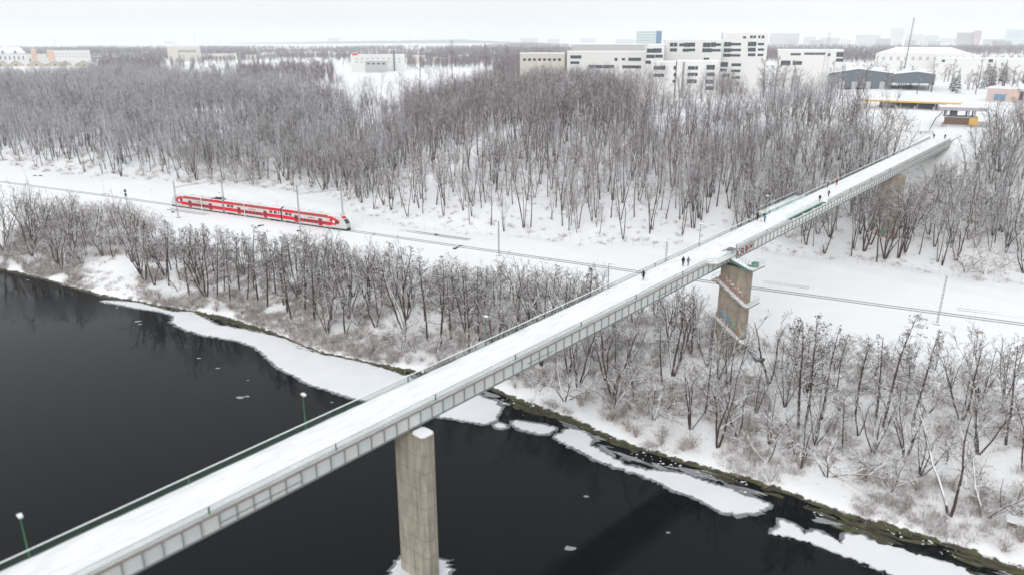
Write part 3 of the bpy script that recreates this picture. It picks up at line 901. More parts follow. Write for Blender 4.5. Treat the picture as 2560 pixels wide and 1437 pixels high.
# sprayed pictures on the wall: blobs of paint along the stairs
def blob(name, t, z, rx, rz_, m, seed):
    r = random.Random(seed); k = 14
    pts = []
    for a in np.linspace(0, 6.283, k + 1)[:-1]:
        q = r.uniform(.6, 1.25)
        pts.append((t + rx * q * math.cos(a), z + rz_ * q * math.sin(a)))
    mb = MB()
    vs = [(FS - .006, p[0], zz(p[1])) for p in pts] + [(FS - .016 - .002 * (seed % 5), p[0], zz(p[1])) for p in pts]
    mb.add(vs, [tuple(range(k, 2 * k))] + [(i, (i + 1) % k, k + (i + 1) % k, k + i) for i in range(k)])
    mb.build(name, m, sp)
def fz(t, za, zb): return za + (zb - za) * (LT - t) / (LT - RT)
for i, (t, dz, rx, rz_, mm) in enumerate([(.0, 1.65, .38, .28, 'gblue'), (-.5, 1.75, .42, .36, 'gblue'), (-1.1, 1.6, .45, .34, 'gblue'), (-1.55, 1.5, .28, .24, 'gblue'), (-.55, 1.78, .16, .15, 'gwhite'), (-2.1, 1.45, .5, .16, 'ggreen'), (-2.75, 1.65, .45, .13, 'ggreen'), (-3.0, 1.2, .30, .26, 'ggreen'), (-3.05, 1.22, .11, .11, 'gwhite'), (-3.75, 1.35, .3, .25, 'gorange'), (-3.9, .95, .4, .35, 'gyellow')]):
    blob('graffiti_patch', t, fz(t, Z3, Z4) + dz * .95, rx, rz_, M[mm], i)
for i in range(16):
    t = .1 - i * .28
    blob('graffiti_patch', t, fz(t, Z1, Z2) + 1.35 + .25 * math.sin(i * 2.1), .24, .2, M[('gred', 'gorange', 'gpink', 'gwhite')[(i * 3 + i // 4) % 4] if i % 3 == 0 or 6 < i < 10 else 'gpink'], 30 + i)
for i, (t, z, rx, rz_, mm) in enumerate([(.1, 8.2, .32, .75, 'gyellow'), (.12, 9.1, .32, .3, 'gwhite'), (-1.6, 7.6, .8, .35, 'gwhite'), (-2.8, 7.7, .4, .3, 'gorange'), (-2.2, 7.4, .5, .25, 'gpink')]):
    blob('graffiti_patch', t, z, rx, rz_, M[mm], 60 + i)
# ------------------------------------------------------------------ third pier, half hidden in the trees
b3 = gp(2205, 588)
q3 = b3[:2] - BO
s3, t3 = float(q3 @ np.array([.6767, .7363])), float(q3 @ np.array([-.7363, .6767]))
tp = empty('concrete_pier', (BO[0], BO[1], BZ), BA, 'grey concrete pier half hidden by trees on the forest slope, graffiti at its foot', 'bridge pier')
zt3 = SL * s3 - GD - .2
w_ = MB(); taper(octo(s3 - .9, s3 + 1.1, -2.2, 4.6, .5), b3[2] - BZ - 1.5, zt3, 1.08, w_)
w_.build('pier_wall', M['concrete_dark'], tp)
for i, (t, z, rx, rz_, mm) in enumerate([(-1.2, 1.3, .7, .6, 'gred'), (.2, 1.5, .7, .9, 'ggreen'), (1.6, 1.5, .8, .8, 'ggreen'), (3.1, 1.5, .7, .6, 'gorange'), (3.6, .8, .5, .5, 'gwhite')]):
    r = random.Random(i); k = 12
    pts = [(t + rx * r.uniform(.6, 1.2) * math.cos(a), b3[2] - BZ + z + rz_ * r.uniform(.6, 1.2) * math.sin(a)) for a in np.linspace(0, 6.283, k + 1)[:-1]]
    mb = MB(); mb.add([(s3 - 1.0, p[0], p[1]) for p in pts] + [(s3 - 1.03 - .003 * i, p[0], p[1]) for p in pts], [tuple(range(k, 2 * k))] + [(j, (j + 1) % k, k + (j + 1) % k, k + j) for j in range(k)])
    mb.build('graffiti_patch', M[mm], tp)
# ------------------------------------------------------------------ railway
def tpos(u, off=0.0, z=0.0):
    w = float(trackw(u)); sl = (float(trackw(u + .5)) - w) / .5
    k = math.hypot(1, sl)
    uu, ww = u - off * sl / k, w + off / k
    x, y = to_xy(uu, ww)
    return np.array([x, y, TZ + z])
def rails(name, u0, u1, off, label, cat, step=4.0, z=.16, gap=1.52):
    tr = empty(name, tuple(tpos((u0 + u1) / 2, off)))
    tr['kind'] = 'structure'
    base = Vector(tr.location)
    for g in (-gap / 2, gap / 2):
        m_ = MB()
        us = list(np.arange(u0, u1, step)) + [u1]
        for a, c in zip(us, us[1:]):
            p = Vector(tpos(a, off + g, z)) - base; q = Vector(tpos(c, off + g, z)) - base
            m_.bar(p, q, .11, .18)
        m_.build('rail', M['rail'], tr)
    if label: tag(tr, label)
    return tr
rails('railway_track', -420, 330, 0, 'cleared railway line with two dark rails in the snow', 'track')
rails('railway_track', 14, 41, 8.5, 'short piece of a second track showing through the snow', 'track', z=.1)
rails('railway_track', -78, -58, -5.2, 'short piece of siding showing through the snow beside the train', 'track', z=.1)
rails('railway_track', 129, 140, 6.5, 'faint second track just right of the stair pier', 'track', z=.0)
rails('railway_track', 172, 186, 5.5, 'faint second track at the far right of the railway', 'track', z=-.02)
# ballast strip darkened between the rails
m_ = MB()
us = list(np.arange(-420, 331, 5.0))
for a, c in zip(us, us[1:]):
    m_.add([tpos(a, -1.35, .09), tpos(c, -1.35, .09), tpos(c, 1.35, .09), tpos(a, 1.35, .09), tpos(a, -1.9, -.1), tpos(c, -1.9, -.1), tpos(c, 1.9, -.1), tpos(a, 1.9, -.1)], [(0, 1, 2, 3), (4, 5, 1, 0), (3, 2, 6, 7)])
M['ballast'] = mat('snowed ballast', (.84, .85, .865), .85, .1, noise=.5, scale=2.2, col2=(.76, .765, .78))
tag(m_.build('track_bed', M['ballast']), kind='structure')

# ---- the train
def find_u(px, off=0.0):
    return min(np.arange(-140, 60, .1), key=lambda u: abs(proj(tpos(u, off, 1.0))[0] - px))
UN = find_u(873) - .2                      # nose
CL = 27.3
tr0 = tpos(UN - 40)
train = empty('passenger_train', tuple(tr0), 0, 'red and pale grey double deck train of three carriages on the snowy line', 'train')
MATS = [M['tbody'], M['tred'], M['troof'], M['dark'], M['glass']]
PROF = [(-1.30, .32), (-1.38, .62), (-1.40, 1.0), (-1.40, 1.32), (-1.40, 1.65), (-1.40, 1.98), (-1.40, 2.12), (-1.40, 2.5), (-1.40, 2.9), (-1.40, 3.25), (-1.38, 3.55), (-1.33, 3.85), (-1.22, 4.15), (-1.0, 4.38), (-.6, 4.54), (0, 4.6)]
PROF = PROF + [(-y, z) for y, z in PROF[-2::-1]]
def xmax(z):
    return float(np.interp(z, [.3, .6, 1.2, 2.0, 2.8, 3.3, 4.0, 4.3, 4.6], [25.8, 26.2, 26.35, 26.1, 25.6, 25.2, 24.4, 23.9, 23.2]))
def livery(x, z, kind):
    """which paint: 0 grey, 1 red, 2 roof"""
    if z > 4.12: return 2
    if kind == 'end':
        if x > 17.9:
            f = (x - 17.9) / 6.0
            if f > 1: return 0
            k = math.sqrt(max(0, 1 - f * f))
            zu = 2.3 + 1.75 * k; zl = 2.3 - 1.28 * k
            if zl < z < zu:
                if x < 20.1 + .4 * abs(z - 2.7) and 2.08 < z < 3.22: return 0
                return 1
            return 0
        if 3.2 < z < 4.05: return 1
        if 1.0 < z < 2.06: return 1 if (x < 5.4 or 5.4 < x < 17.9) else 0
        return 0
    if 3.2 < z < 4.05 and .25 < x: return 1
    if 1.0 < z < 2.06 and .25 < x: return 1
    return 0
def body(kind):
    m_ = MB()
    xs = [.3] + list(np.arange(.6, 17.7, .6)) + list(np.arange(17.9, 26.21 if kind != 'end' else 23.0, .22))
    if kind == 'end': xs += list(np.arange(23.0, 26.36, .28)) + [26.36]
    else: xs = [x for x in xs if x < 25.9] + [25.9]
    n = len(PROF); rows = []
    for x in xs:
        row = []
        for y, z in PROF:
            xx = x; yy = y; zz_ = z
            if kind == 'end' and x > 22:
                f = (x - 22) / (26.36 - 22)
                xx = 22 + (xmax(z) - 22) * f
                yy = y * (1 - .30 * f ** 2.2)
                zz_ = z - (.12 * f ** 2 if z > 4 else 0)
            row.append((xx, yy, zz_))
        rows.append(row)
    vs = [p for r_ in rows for p in r_]
    m_.v = vs
    for i in range(len(xs) - 1):
        for j in range(n - 1):
            a = i * n + j
            f = (a, a + 1, a + n + 1, a + n)
            c = np.mean([vs[q] for q in f], 0)
            m_.f.append(tuple(reversed(f))); m_.m.append(livery(c[0], c[2], kind))
    for i, rev in ((0, False), (len(xs) - 1, True)):
        f = [i * n + j for j in range(n)]
        if rev and kind == 'end':
            # windscreen front: rows between mirrored points
            h = n // 2
            for j in range(h):
                a, b_, c, d = f[j], f[j + 1], f[n - 2 - j], f[n - 1 - j]
                z = (vs[a][2] + vs[b_][2]) / 2
                m_.f.append((d, c, b_, a) if c != b_ else (d, b_, a))
                m_.m.append(4 if 1.95 < z < 3.25 else (1 if 3.4 < z < 3.95 else (3 if z < .75 else 0)))
        else:
            m_.f.append(tuple(f) if not rev else tuple(reversed(f))); m_.m.append(3)
    return m_.mesh('carriage', MATS)
body_end = body('end'); body_mid = body('mid')
for me in (body_end, body_mid): pass
def wmesh_(w, h, m, name='window', r=.10):
    mb = MB()
    p = [(-w / 2 + r, -h / 2), (w / 2 - r, -h / 2), (w / 2, -h / 2 + r), (w / 2, h / 2 - r), (w / 2 - r, h / 2), (-w / 2 + r, h / 2), (-w / 2, h / 2 - r), (-w / 2, -h / 2 + r)]
    mb.add([(x, -.012, z) for x, z in p] + [(x, .03, z) for x, z in p], [tuple(range(8))] + [(i, 8 + i, 8 + (i + 1) % 8, (i + 1) % 8) for i in range(8)])
    return mb.mesh(name, [m])
ME = {'up': wmesh_(1.08, .66, M['uglass']), 'low': wmesh_(1.02, .80, M['tglass']), 'mid': wmesh_(1.28, .82, M['glass']), 'small': wmesh_(.5, .80, M['glass'])}
dm = MB()
dm.box(-.75, .75, -.035, .02, -1.12, 1.15, 0)
for x in (-.36, .36):
    dm.box(x - .24, x + .24, -.05, -.036, -.1, .85, 1)
dm.box(-.75, .75, -.06, -.035, -1.13, -1.02, 2); dm.box(-.02, .02, -.045, -.036, -1, 1.1, 1)
ME['door'] = dm.mesh('door', [M['tred2'], M['dark'], M['gorange']])
lm = MB()
for i in range(5): lm.box(-1.35 + i * .2, -1.2 + i * .2, -.012, 0, -.09, .09, 0)
def rr(mb, x0, x1, z0, z1, w, m):
    mb.box(x0, x1, -.012, 0, z1 - w, z1, m); mb.box(x0, x1, -.012, 0, z0, z0 + w, m)
    mb.box(x0, x0 + w, -.012, 0, z0 + w, z1 - w, m); mb.box(x1 - w, x1, -.012, 0, z0 + w, z1 - w, m)
rr(lm, -.2, .75, -.22, .22, .1, 0)
lm.box(.1, .45, -.012, 0, -.06, .06, 0)
rr(lm, 1.0, 2.1, -.22, .22, .08, 1)
lm.box(1.2, 1.9, -.012, 0, -.05, .05, 1)
ME['logo'] = lm.mesh('company_logo', [M['dark'], M['tred']])
em = MB()
for a in range(8):
    an = a * math.pi / 4 + .2
    c_, s_n = math.cos(an), math.sin(an); l_, w2 = (1.0 if a % 2 == 0 else .8), .28
    pts = [(0, 0), (.5 * l_ * c_ - w2 * s_n, .5 * l_ * s_n + w2 * c_), (l_ * c_, l_ * s_n), (.5 * l_ * c_ + w2 * s_n, .5 * l_ * s_n - w2 * c_)]
    em.add([(x * .66, -.03 - a * .001, z * .66) for x, z in pts], [(0, 1, 2, 3)])
ME['emblem'] = em.mesh('emblem', [M['white']])
def bogie_mesh():
    mb = MB()
    mb.box(-2.1, 2.1, -1.25, 1.25, .3, .75)
    for x in (-1.3, 1.3):
        for y in (-1.15, 1.0):
            mb.tube((x, y, .46), (x, y + .15, .46), .46, n=14)
    mb.box(-1.9, 1.9, -1.36, -1.18, .45, .72)
    return mb.mesh('bogie', [M['dark']])
ME['bogie'] = bogie_mesh()
def put_side(car, key, name, x, z, sides=(-1, 1), yo=1.40):
    for sd_ in sides:
        o = link(name, ME[key], car, (x, sd_ * yo * 1.0, z), (0, 0, 0 if sd_ < 0 else math.pi))
        if z > 3.5: o.rotation_euler[0] = -.10
def carriage(kind, nose_u, flip, label):
    """inner end at x=0, nose or other end at x=26"""
    ua_, ub_ = nose_u - CL, nose_u
    a, c = Vector(tpos(ua_)), Vector(tpos(ub_))
    if flip: a, c = c, a
    d = c - a
    ang = math.atan2(d.y, d.x)
    loc = a - Vector(train.location)
    loc.z = .3
    car = link('carriage', body_end if kind == 'end' else body_mid, train, loc, (0, 0, ang))
    tag(car, label); car.scale = (1.042, 1, 1.05)
    for x in (3.3, 22.4 if kind == 'end' else 22.8): link('bogie', ME['bogie'], car, (x, 0, -.28))
    mb = MB(); mb.box(5.6, 19.9, -1.26, 1.26, .05, .34); mb.box(.5, 25.2, -1.1, 1.1, .28, .5); mb.build('underframe', M['dark'], car)
    if kind == 'end':
        if not flip:
            for x in (2.1, 3.65): put_side(car, 'mid', 'window', x, 2.75)
        for x in (6.15, 16.15): put_side(car, 'door', 'door', x, 1.62)
        for x in (8.0, 9.6, 11.2, 12.75, 14.35): put_side(car, 'low', 'window', x, 1.53)
        put_side(car, 'small', 'window', 17.45, 1.53)
        for i in range(8): put_side(car, 'up', 'window', 6.2 + i * 1.66, 3.62, yo=1.385)
        put_side(car, 'mid' if flip else 'small', 'window', 20.2 if not flip else 20.4, 2.68)
        put_side(car, 'logo', 'company_logo', 12.0, 2.66)
        put_side(car, 'emblem', 'emblem', 21.55, 2.35, yo=1.405)
        # dark oval in the tip of the red, windscreen frame, coupler and snow plough
        mb = MB()
        for sgn in (-1, 1):
            pts = [(22.75 + .75 * math.cos(t), 2.32 + .42 * math.sin(t)) for t in np.linspace(0, 6.283, 13)[:-1]]
            vs = [(x, sgn * (1.415 - .30 * 1.4 * max(0, (x - 22) / 4.36) ** 2.2), z) for x, z in pts]
            mb.add(vs, [tuple(range(12)) if sgn < 0 else tuple(reversed(range(12)))])
        mb.build('side_window', M['glass'], car)
        mb = MB(); mb.box(25.5, 26.25, -.95, .95, -.1, .42); mb.box(26.1, 26.75, -.22, .22, .25, .62); mb.bar((25.9, -.9, -.05), (26.7, 0, -.05), .12, .5); mb.bar((25.9, .9, -.05), (26.7, 0, -.05), .12, .5)
        mb.build('coupler', M['dark'], car)
        mb = MB(); mb.box(24.85, 25.0, -.5, .5, 3.55, 3.75); mb.build('destination_display', M['tred'], car)
        mb = MB()
        for y in (-.7, .7): mb.box(26.0, 26.3, y - .16, y + .16, 1.25, 1.45)
        mb.build('headlight', M['white'], car)
    else:
        for x in (2.4, 4.05, 21.7, 23.6): put_side(car, 'mid', 'window', x, 2.75)
        put_side(car, 'small', 'window', 25.1, 2.75)
        for x in (7.2, 19.1): put_side(car, 'door', 'door', x, 1.62)
        for x in (9.1, 10.7, 12.3, 13.9, 15.5, 17.0): put_side(car, 'low', 'window', x, 1.53)
        for i in range(9): put_side(car, 'up', 'window', 6.9 + i * 1.62, 3.62, yo=1.385)
        put_side(car, 'logo', 'company_logo', 12.8, 2.66)
    mb = MB(); mb.box(-.12, .32, -1.25, 1.25, .5, 4.25); mb.build('gangway', M['stiff'], car)
    mb = MB()
    for x0, x1 in ((7, 8.6), (10, 11.6), (14.5, 16.4)): mb.box(x0, x1, -.55, .55, 4.56, 4.68)
    mb.build('roof_unit', M['troof'], car)
    sb = MB(); sb.box(6, 21.5, -.6, .6, 4.60, 4.64); sb.build('roof_snow', M['snow'], car)
    if flip:
        mb = MB()
        mb.box(.9, 5.8, -1.15, 1.15, 4.48, 4.57, 0)
        for x, y in ((1.4, -.5), (2.3, .5), (3.1, -.5), (3.8, .3), (4.6, -.4), (2.7, -.2)): mb.tube((x, y, 4.5), (x, y, 5.0), .16, n=8, m=0)
        mb.box(1.8, 4.2, -.7, .7, 4.57, 4.8, 0)
        mb.build('roof_equipment', M['dark'], car)
        mb = MB()
        for y in (-.55, .55):
            mb.bar((2.6, y, 4.85), (1.2, y * .6, 5.75), .07); mb.bar((1.2, y * .6, 5.75), (2.6, y * .5, 6.55), .05)
        mb.bar((2.6, -.95, 6.58), (2.6, .95, 6.58), .10); mb.bar((2.75, -.8, 6.56), (2.75, .8, 6.56), .06); mb.bar((1.2, -.5, 5.75), (1.2, .5, 5.75), .06)
        mb.build('pantograph', M['metal'], car)
    return car
carriage('end', UN, False, 'leading carriage with the windscreen nose')
carriage('mid', UN - CL - .15, False, 'middle carriage')
carriage('end', UN - 2 * CL - .3, True, 'rear carriage with the pantograph')
# ------------------------------------------------------------------ masts
def lattice(name, base, h, label, cat='catenary mast', group='catenary masts along the railway', w0=.44, w1=.30, m=None, footing=True):
    e = empty(name, tuple(base), math.atan2(EU[1], EU[0]), label, cat, group)
    mb = MB()
    def cor(z):
        w = (w0 + (w1 - w0) * z / h) / 2
        return [(-w, -w * .7, z), (w, -w * .7, z), (w, w * .7, z), (-w, w * .7, z)]
    nseg = max(6, int(h / .85))
    for i in range(nseg):
        a, c = cor(h * i / nseg), cor(h * (i + 1) / nseg)
        for k in range(4):
            mb.bar(a[k], c[k], .075)
            q = (k + 1) % 4
            mb.bar(a[k], c[q], .04) if (i + k) % 2 else mb.bar(a[q], c[k], .04)
    mb.build('lattice_column', m or M['metal'], e)
    if footing:
        f = MB(); f.box(-.55, .55, -.55, .55, -.6, .22, 0); f.box(-.6, .6, -.6, .6, .223, .36, 1)
        f.build('footing', [M['concrete'], M['snow']], e)
    return e
def mtop(base, px_top):
    """height of an upright at base whose top shows at row px_top"""
    return min(np.arange(1, 30, .1), key=lambda h: abs(proj(base + np.array([0, 0, h]))[1] - px_top))
def mast(px, py, top, label, name='catenary_mast', **k):
    b_ = gp(px, py)
    h = mtop(b_, top)
    return lattice(name, b_, h, label, **k), b_, h
m1 = mast(446, 545, 452, 'lattice catenary mast in front of the rear carriage of the train')
m2 = mast(559, 500, 436, 'lattice catenary mast behind the train, at the pantograph')
m3 = mast(752, 584, 463, 'lattice catenary mast in front of the leading carriage')
m4 = mast(857, 536, 458, 'lattice catenary mast behind the nose of the train')
m5 = mast(1247, 639, 553, 'lone lattice mast by the track in the middle of the open snow', w0=.34, w1=.24)
m6 = mast(1664, 662, 604, 'lattice mast showing just above the bridge railing')
m7 = mast(2342, 810, 690, 'lone leaning lattice mast with a snowy footing right of the stair pier', w0=.30, w1=.2)
m7[0].rotation_euler = (R(-1.5), R(1.2), m7[0].rotation_euler[2])
m8 = mast(260, 486, 421, 'pale lattice mast on the far side of the track, near the dark signal', m=M['white'])
m9 = mast(67, 460, 405, 'pale lattice mast farthest along the track, where it leaves the picture', m=M['white'])
for (ea, ba, ha), (ec, bc, hc), lab in ((m1, m2, 'portal beam across the track over the rear carriage'), (m3, m4, 'portal beam across the track over the leading carriage')):
    p = Vector(ba + np.array([0, 0, ha * .80])); q = Vector(bc + np.array([0, 0, hc * .78]))
    e = empty('portal_beam', tuple(p), 0, lab, 'portal beam')
    mb = MB(); d = q - p; n = 14
    for o_ in ((0, 0, 0), (0, 0, .45)): mb.bar(Vector(o_), d + Vector(o_), .09)
    for i in range(n):
        mb.bar(d * (i / n), d * ((i + 1) / n) + Vector((0, 0, .45)), .045) if i % 2 else mb.bar(d * (i / n) + Vector((0, 0, .45)), d * ((i + 1) / n), .045)
    mb.build('truss', M['metal'], e)
    sb = MB(); sb.bar((0, 0, .53), d + Vector((0, 0, .53)), .16, .08); sb.build('snow_cap', M['snow'], e)
# thin pale posts
def thin(px, py, top, name, label, cat, m, r=.09, group=None, head=None):
    b_ = gp(px, py); h = mtop(b_, top)
    e = empty(name, tuple(b_), 0, label, cat, group)
    mb = MB(); mb.tube((0, 0, -.3), (0, 0, h), r, r * .8, n=8); mb.build('pole', m, e)
    if head: head(e, h)
    return e
def sig_head(e, h):
    for z in (h - .35, h - 1.75):
        mb = MB(); mb.box(-.32, .32, -.25, .1, z - .5, z + .5); mb.tube((0, -.25, z + .2), (0, -.42, z + .2), .13, n=8); mb.tube((0, -.25, z - .2), (0, -.42, z - .2), .13, n=8)
        mb.build('signal_head', M['dark'], e)
    mb = MB(); mb.bar((-.3, .2, 0), (-.12, .1, h), .06); mb.build('ladder', M['metal'], e)
thin(320, 522, 475, 'railway_signal', 'dark railway signal with two heads by the track, left of the train', 'railway signal', M['metal'], .13, head=sig_head)
def lamp_head(e, h):
    mb = MB(); mb.box(-.1, .5, -.12, .12, h - .05, h + .12); mb.build('lamp_head', M['white'], e)
G_ = 'pale thin poles in front of the train'
thin(506, 531, 492, 'white_pole', 'white pole in front of the rear carriage of the train', 'pole', M['white'], .12, G_)
thin(613, 544, 510, 'white_pole', 'white pole in front of the middle carriage', 'pole', M['white'], .12, G_)
thin(731, 560, 526, 'white_pole', 'white pole at the join between middle and leading carriage', 'pole', M['white'], .12, G_)
G_ = 'thin yard lamps by the track'
thin(387, 541, 474, 'yard_lamp', 'thin white yard lamp just left of the train', 'lamp', M['white'], .07, G_, lamp_head)
thin(284, 512, 462, 'yard_lamp', 'thin white yard lamp left of the dark signal', 'lamp', M['white'], .06, G_, lamp_head)
thin(697, 545, 500, 'roof_antenna', 'thin pole behind the train at the second join', 'pole', M['metal'], .05)
# small dark trackside boxes
def box_(px, py, lab, s=.5):
    b_ = gp(px, py)
    e = empty('trackside_box', tuple(b_), rnd.random(), lab, 'switch box', 'dark boxes beside the rails')
    mb = MB(); mb.box(-s, s, -s * .6, s * .6, -.1, .45); mb.box(-s * .3, s * .3, -s * .9, -s * .6, -.1, .2); mb.tube((s, 0, .2), (s * 2.2, 0, .2), .12, n=6); mb.box(s * 2.2, s * 2.8, -.2, .2, -.1, .35)
    mb.build('casing', M['dark'], e)
    c = MB(); c.box(-s * .8, s * .7, -s * .5, s * .5, .452, .52); c.build('snow_cap', M['snow'], e)
box_(1137, 623, 'dark switch box beside the track, in line with the short second track'); box_(1150, 617, 'dark switch box nearer the rails than its twin', .35)
box_(649, 566, 'dark switch box on the snow in front of the middle carriage'); box_(431, 532, 'small dark switch box at the siding by the tail of the train', .3)
box_(1089, 588, 'small dark box behind the short second track', .3); box_(745, 579, 'small dark box at the foot of the mast before the leading carriage', .35); box_(86, 441, 'dark box on the snow near the farthest mast', .45)
box_(100, 441, 'dark box beside its twin near the farthest mast', .35)
b_ = gp(2450, 832)
e = empty('mast_footing', tuple(b_), .3, 'bare mast footing sticking out of the snow right of the leaning mast', 'footing')
mb = MB(); mb.prism([(.6 * math.cos(a), .6 * math.sin(a)) for a in np.linspace(0, 6.28, 9)[:-1]], -.3, .35); mb.build('concrete_block', M['concrete'], e)
mb = MB(); mb.bar((0, 0, .3), (-.5, .2, 1.6), .06); mb.bar((.2, 0, .3), (.6, -.2, .9), .05); mb.build('bent_rod', M['metal'], e)
# wire fence along the foot of the forest
fe = empty('wire_fence', (0, 0, 0), 0, 'thin wire fence along the foot of the forest slope', 'fence')
mb = MB(); tops = []
for px, py in [(x, y) for x, y in zip(range(880, 1661, 26), np.interp(range(880, 1661, 26), [880, 1000, 1150, 1330, 1500, 1660], [553, 568, 583, 598, 612, 622]))] + [(x, y) for x, y in zip(range(1905, 2561, 34), np.interp(range(1905, 2561, 34), [1905, 2100, 2300, 2480, 2561], [634, 655, 682, 703, 712]))]:
    b_ = gp(px, py); q = b_ + np.array([0, 0, 2.1]); tops.append((px, b_))
    mb2 = MB(); mb2.bar(tuple(b_ - [0, 0, .2]), tuple(q), .055); mb2.build('fence_post', M['metal'], fe)
for (pa, a), (pc_, c) in zip(tops, tops[1:]):
    if pc_ - pa < 60:
        for h in (.7, 1.3, 2.0): mb.bar(tuple(a + [0, 0, h]), tuple(c + [0, 0, h]), .014)
mb.build('fence_wire', M['metal'], fe)['kind'] = 'stuff'
# ------------------------------------------------------------------ people
def skin(name, verts, edges, radii, root=0, sub=1):
    me = bpy.data.meshes.new(name); me.from_pydata(verts, edges, [])
    o = bpy.data.objects.new(name, me); COL.objects.link(o)
    md = o.modifiers.new('skin', 'SKIN'); md.use_smooth_shade = True
    for i, r_ in enumerate(radii):
        sv = me.skin_vertices[0].data[i]
        sv.radius = r_ if isinstance(r_, tuple) else (r_, r_); sv.use_root = i == root
    ms = o.modifiers.new('sub', 'SUBSURF'); ms.levels = sub; ms.render_levels = sub
    dg = bpy.context.evaluated_depsgraph_get()
    em_ = bpy.data.meshes.new_from_object(o.evaluated_get(dg))
    bpy.data.objects.remove(o); 
    em_.name = name
    return em_
SKIN = mat('skin', (.45, .28, .21), .6, .3)
HAIR = mat('dark hair', (.03, .022, .018), .7, .3)
def person(s, t, face, label, coat, legs, stride=.22, hat=None, long_coat=False, scale=1.0, loc=None):
    x, y, z = loc if loc is not None else bw(s, t, .085)
    e = empty('person', (x, y, z), face, label, 'person', 'people walking on the bridge')
    k = stride
    V = [(0, 0, .93), (0, .0, 1.08), (0, .01, 1.28), (0, .02, 1.42), (0, .02, 1.50), (0, .045, 1.60), (0, .05, 1.70),
         (-.09, 0, .90), (-.10, k * .55, .50), (-.10, k * .95 - .02, .09), (-.10, k * .95 + .13, .035),
         (.09, 0, .90), (.10, -k * .35, .50), (.10, -k * 1.05, .11), (.10, -k * 1.05 + .13, .04),
         (-.19, .02, 1.41), (-.245, -k * .5, 1.16), (-.23, -k * .55 + .10, .93), (-.225, -k * .5 + .16, .84),
         (.19, .02, 1.41), (.245, k * .5, 1.16), (.23, k * .8 + .06, .95), (.225, k * .9 + .12, .87)]
    E_ = [(0, 1), (1, 2), (2, 3), (3, 4), (4, 5), (5, 6), (0, 7), (7, 8), (8, 9), (9, 10), (0, 11), (11, 12), (12, 13), (13, 14), (3, 15), (15, 16), (16, 17), (17, 18), (3, 19), (19, 20), (20, 21), (21, 22)]
    cw = .03 if long_coat else .015
    Rr = [(.17, .13), (.165, .12), (.19, .13), (.15, .11), (.065, .065), (.095, .105), (.085, .095), .105, .08, .055, .045, .105, .08, .055, .045, .075, .06, .048, .04, .075, .06, .048, .04]
    me = skin('body', V, E_, Rr)
    me.materials.append(coat); me.materials.append(legs); me.materials.append(SKIN); me.materials.append(hat or HAIR); me.materials.append(M['dark'])
    for p in me.polygons:
        c = p.center; z_ = c.z
        if z_ > 1.54: p.material_index = 2 if (c.y > .10 and z_ < 1.68) else 3
        elif z_ > 1.47: p.material_index = 0
        elif z_ < .13: p.material_index = 4
        elif abs(c.x) > .17 and z_ < .90: p.material_index = 2
        elif z_ > .84: p.material_index = 0
        else: p.material_index = 1
    link('body', me, e).scale = (scale,) * 3
    cm = MB(); n = 12
    hem = .52 if long_coat else .80
    rows_ = [(1.36, .20, .135), (1.1, .195, .145), (.9, .205, .155), (hem, .225, .175)]
    for i, (z_, a, b_) in enumerate(rows_):
        cm.v += [(a * math.cos(q), b_ * math.sin(q) + .01, z_) for q in np.linspace(0, 6.283, n + 1)[:-1]]
    for i in range(3):
        for j in range(n): cm.f.append((i * n + j, (i + 1) * n + j, (i + 1) * n + (j + 1) % n, i * n + (j + 1) % n)); cm.m.append(0)
    o = cm.build('coat', coat, e); o.scale = (scale,) * 3
    hm = MB()
    for i in range(5):
        zz_ = 1.63 + .12 * math.sin(i / 4 * 1.57); rr_ = .115 * math.cos(i / 4 * 1.5)
        hm.v += [(rr_ * .92 * math.cos(q), .045 + rr_ * math.sin(q) - .015, zz_ + .0) for q in np.linspace(0, 6.283, 11)[:-1]]
    for i in range(4):
        for j in range(10): hm.f.append((i * 10 + j, i * 10 + (j + 1) % 10, (i + 1) * 10 + (j + 1) % 10, (i + 1) * 10 + j)); hm.m.append(0)
    hm.f.append(tuple(range(40, 50))); hm.m.append(0)
    o = hm.build('hat' if hat else 'hair', hat or HAIR, e); o.scale = (scale,) * 3
    return e
def cloth(n, c): return mat(n, c, .85, .15)
K1 = cloth('black coat', (.012, .013, .017)); K2 = cloth('dark jeans', (.03, .04, .07)); K3 = cloth('grey coat', (.16, .15, .15)); K4 = cloth('navy jacket', (.015, .02, .05))
K5 = cloth('red jacket', (.33, .02, .03)); K6 = cloth('blue jacket', (.10, .22, .34)); K7 = cloth('brown jacket', (.13, .085, .075)); K8 = cloth('grey trousers', (.10, .10, .115)); K9 = cloth('dark trousers', (.02, .02, .025))
FWD = BA - math.pi / 2; BCK = BA + math.pi / 2
person(7.84, 4.48, BCK, 'person in a long black coat walking alone on the bridge', K1, K2, .3, long_coat=True)
person(18.3, 2.76, FWD, 'broad person in a black jacket walking beside a companion in grey', K1, K9, .12, scale=1.08)
person(18.99, 2.1, FWD, 'person in a grey jacket walking beside a companion in black', K3, K9, .28)
person(55.4, 6.05, FWD, 'tall person in dark navy clothes by the railing, small dog beside', K4, K9, .1, long_coat=True)
person(54.8, 4.1, FWD, 'person in a pale blue jacket walking with the small dog', K6, K9, .2)
person(79.7, 1.95, BCK, 'person in a navy jacket beside the far end of the green stairwell', K4, K2, .14)
person(85.6, 2.1, BCK, 'person in a brown jacket stepping along the near railing', K7, K9, .3)
pr_ = person(99.1, 5.2, BCK, 'person in a red jacket with a black backpack', K5, K5, .14)
person(94.7, 5.85, FWD, 'person in grey with legs apart by the back railing', K3, K8, .32)
person(186.8, 5.6, BCK, 'dark clothed person near the far bridge end, by the back railing', K4, K9, .14)
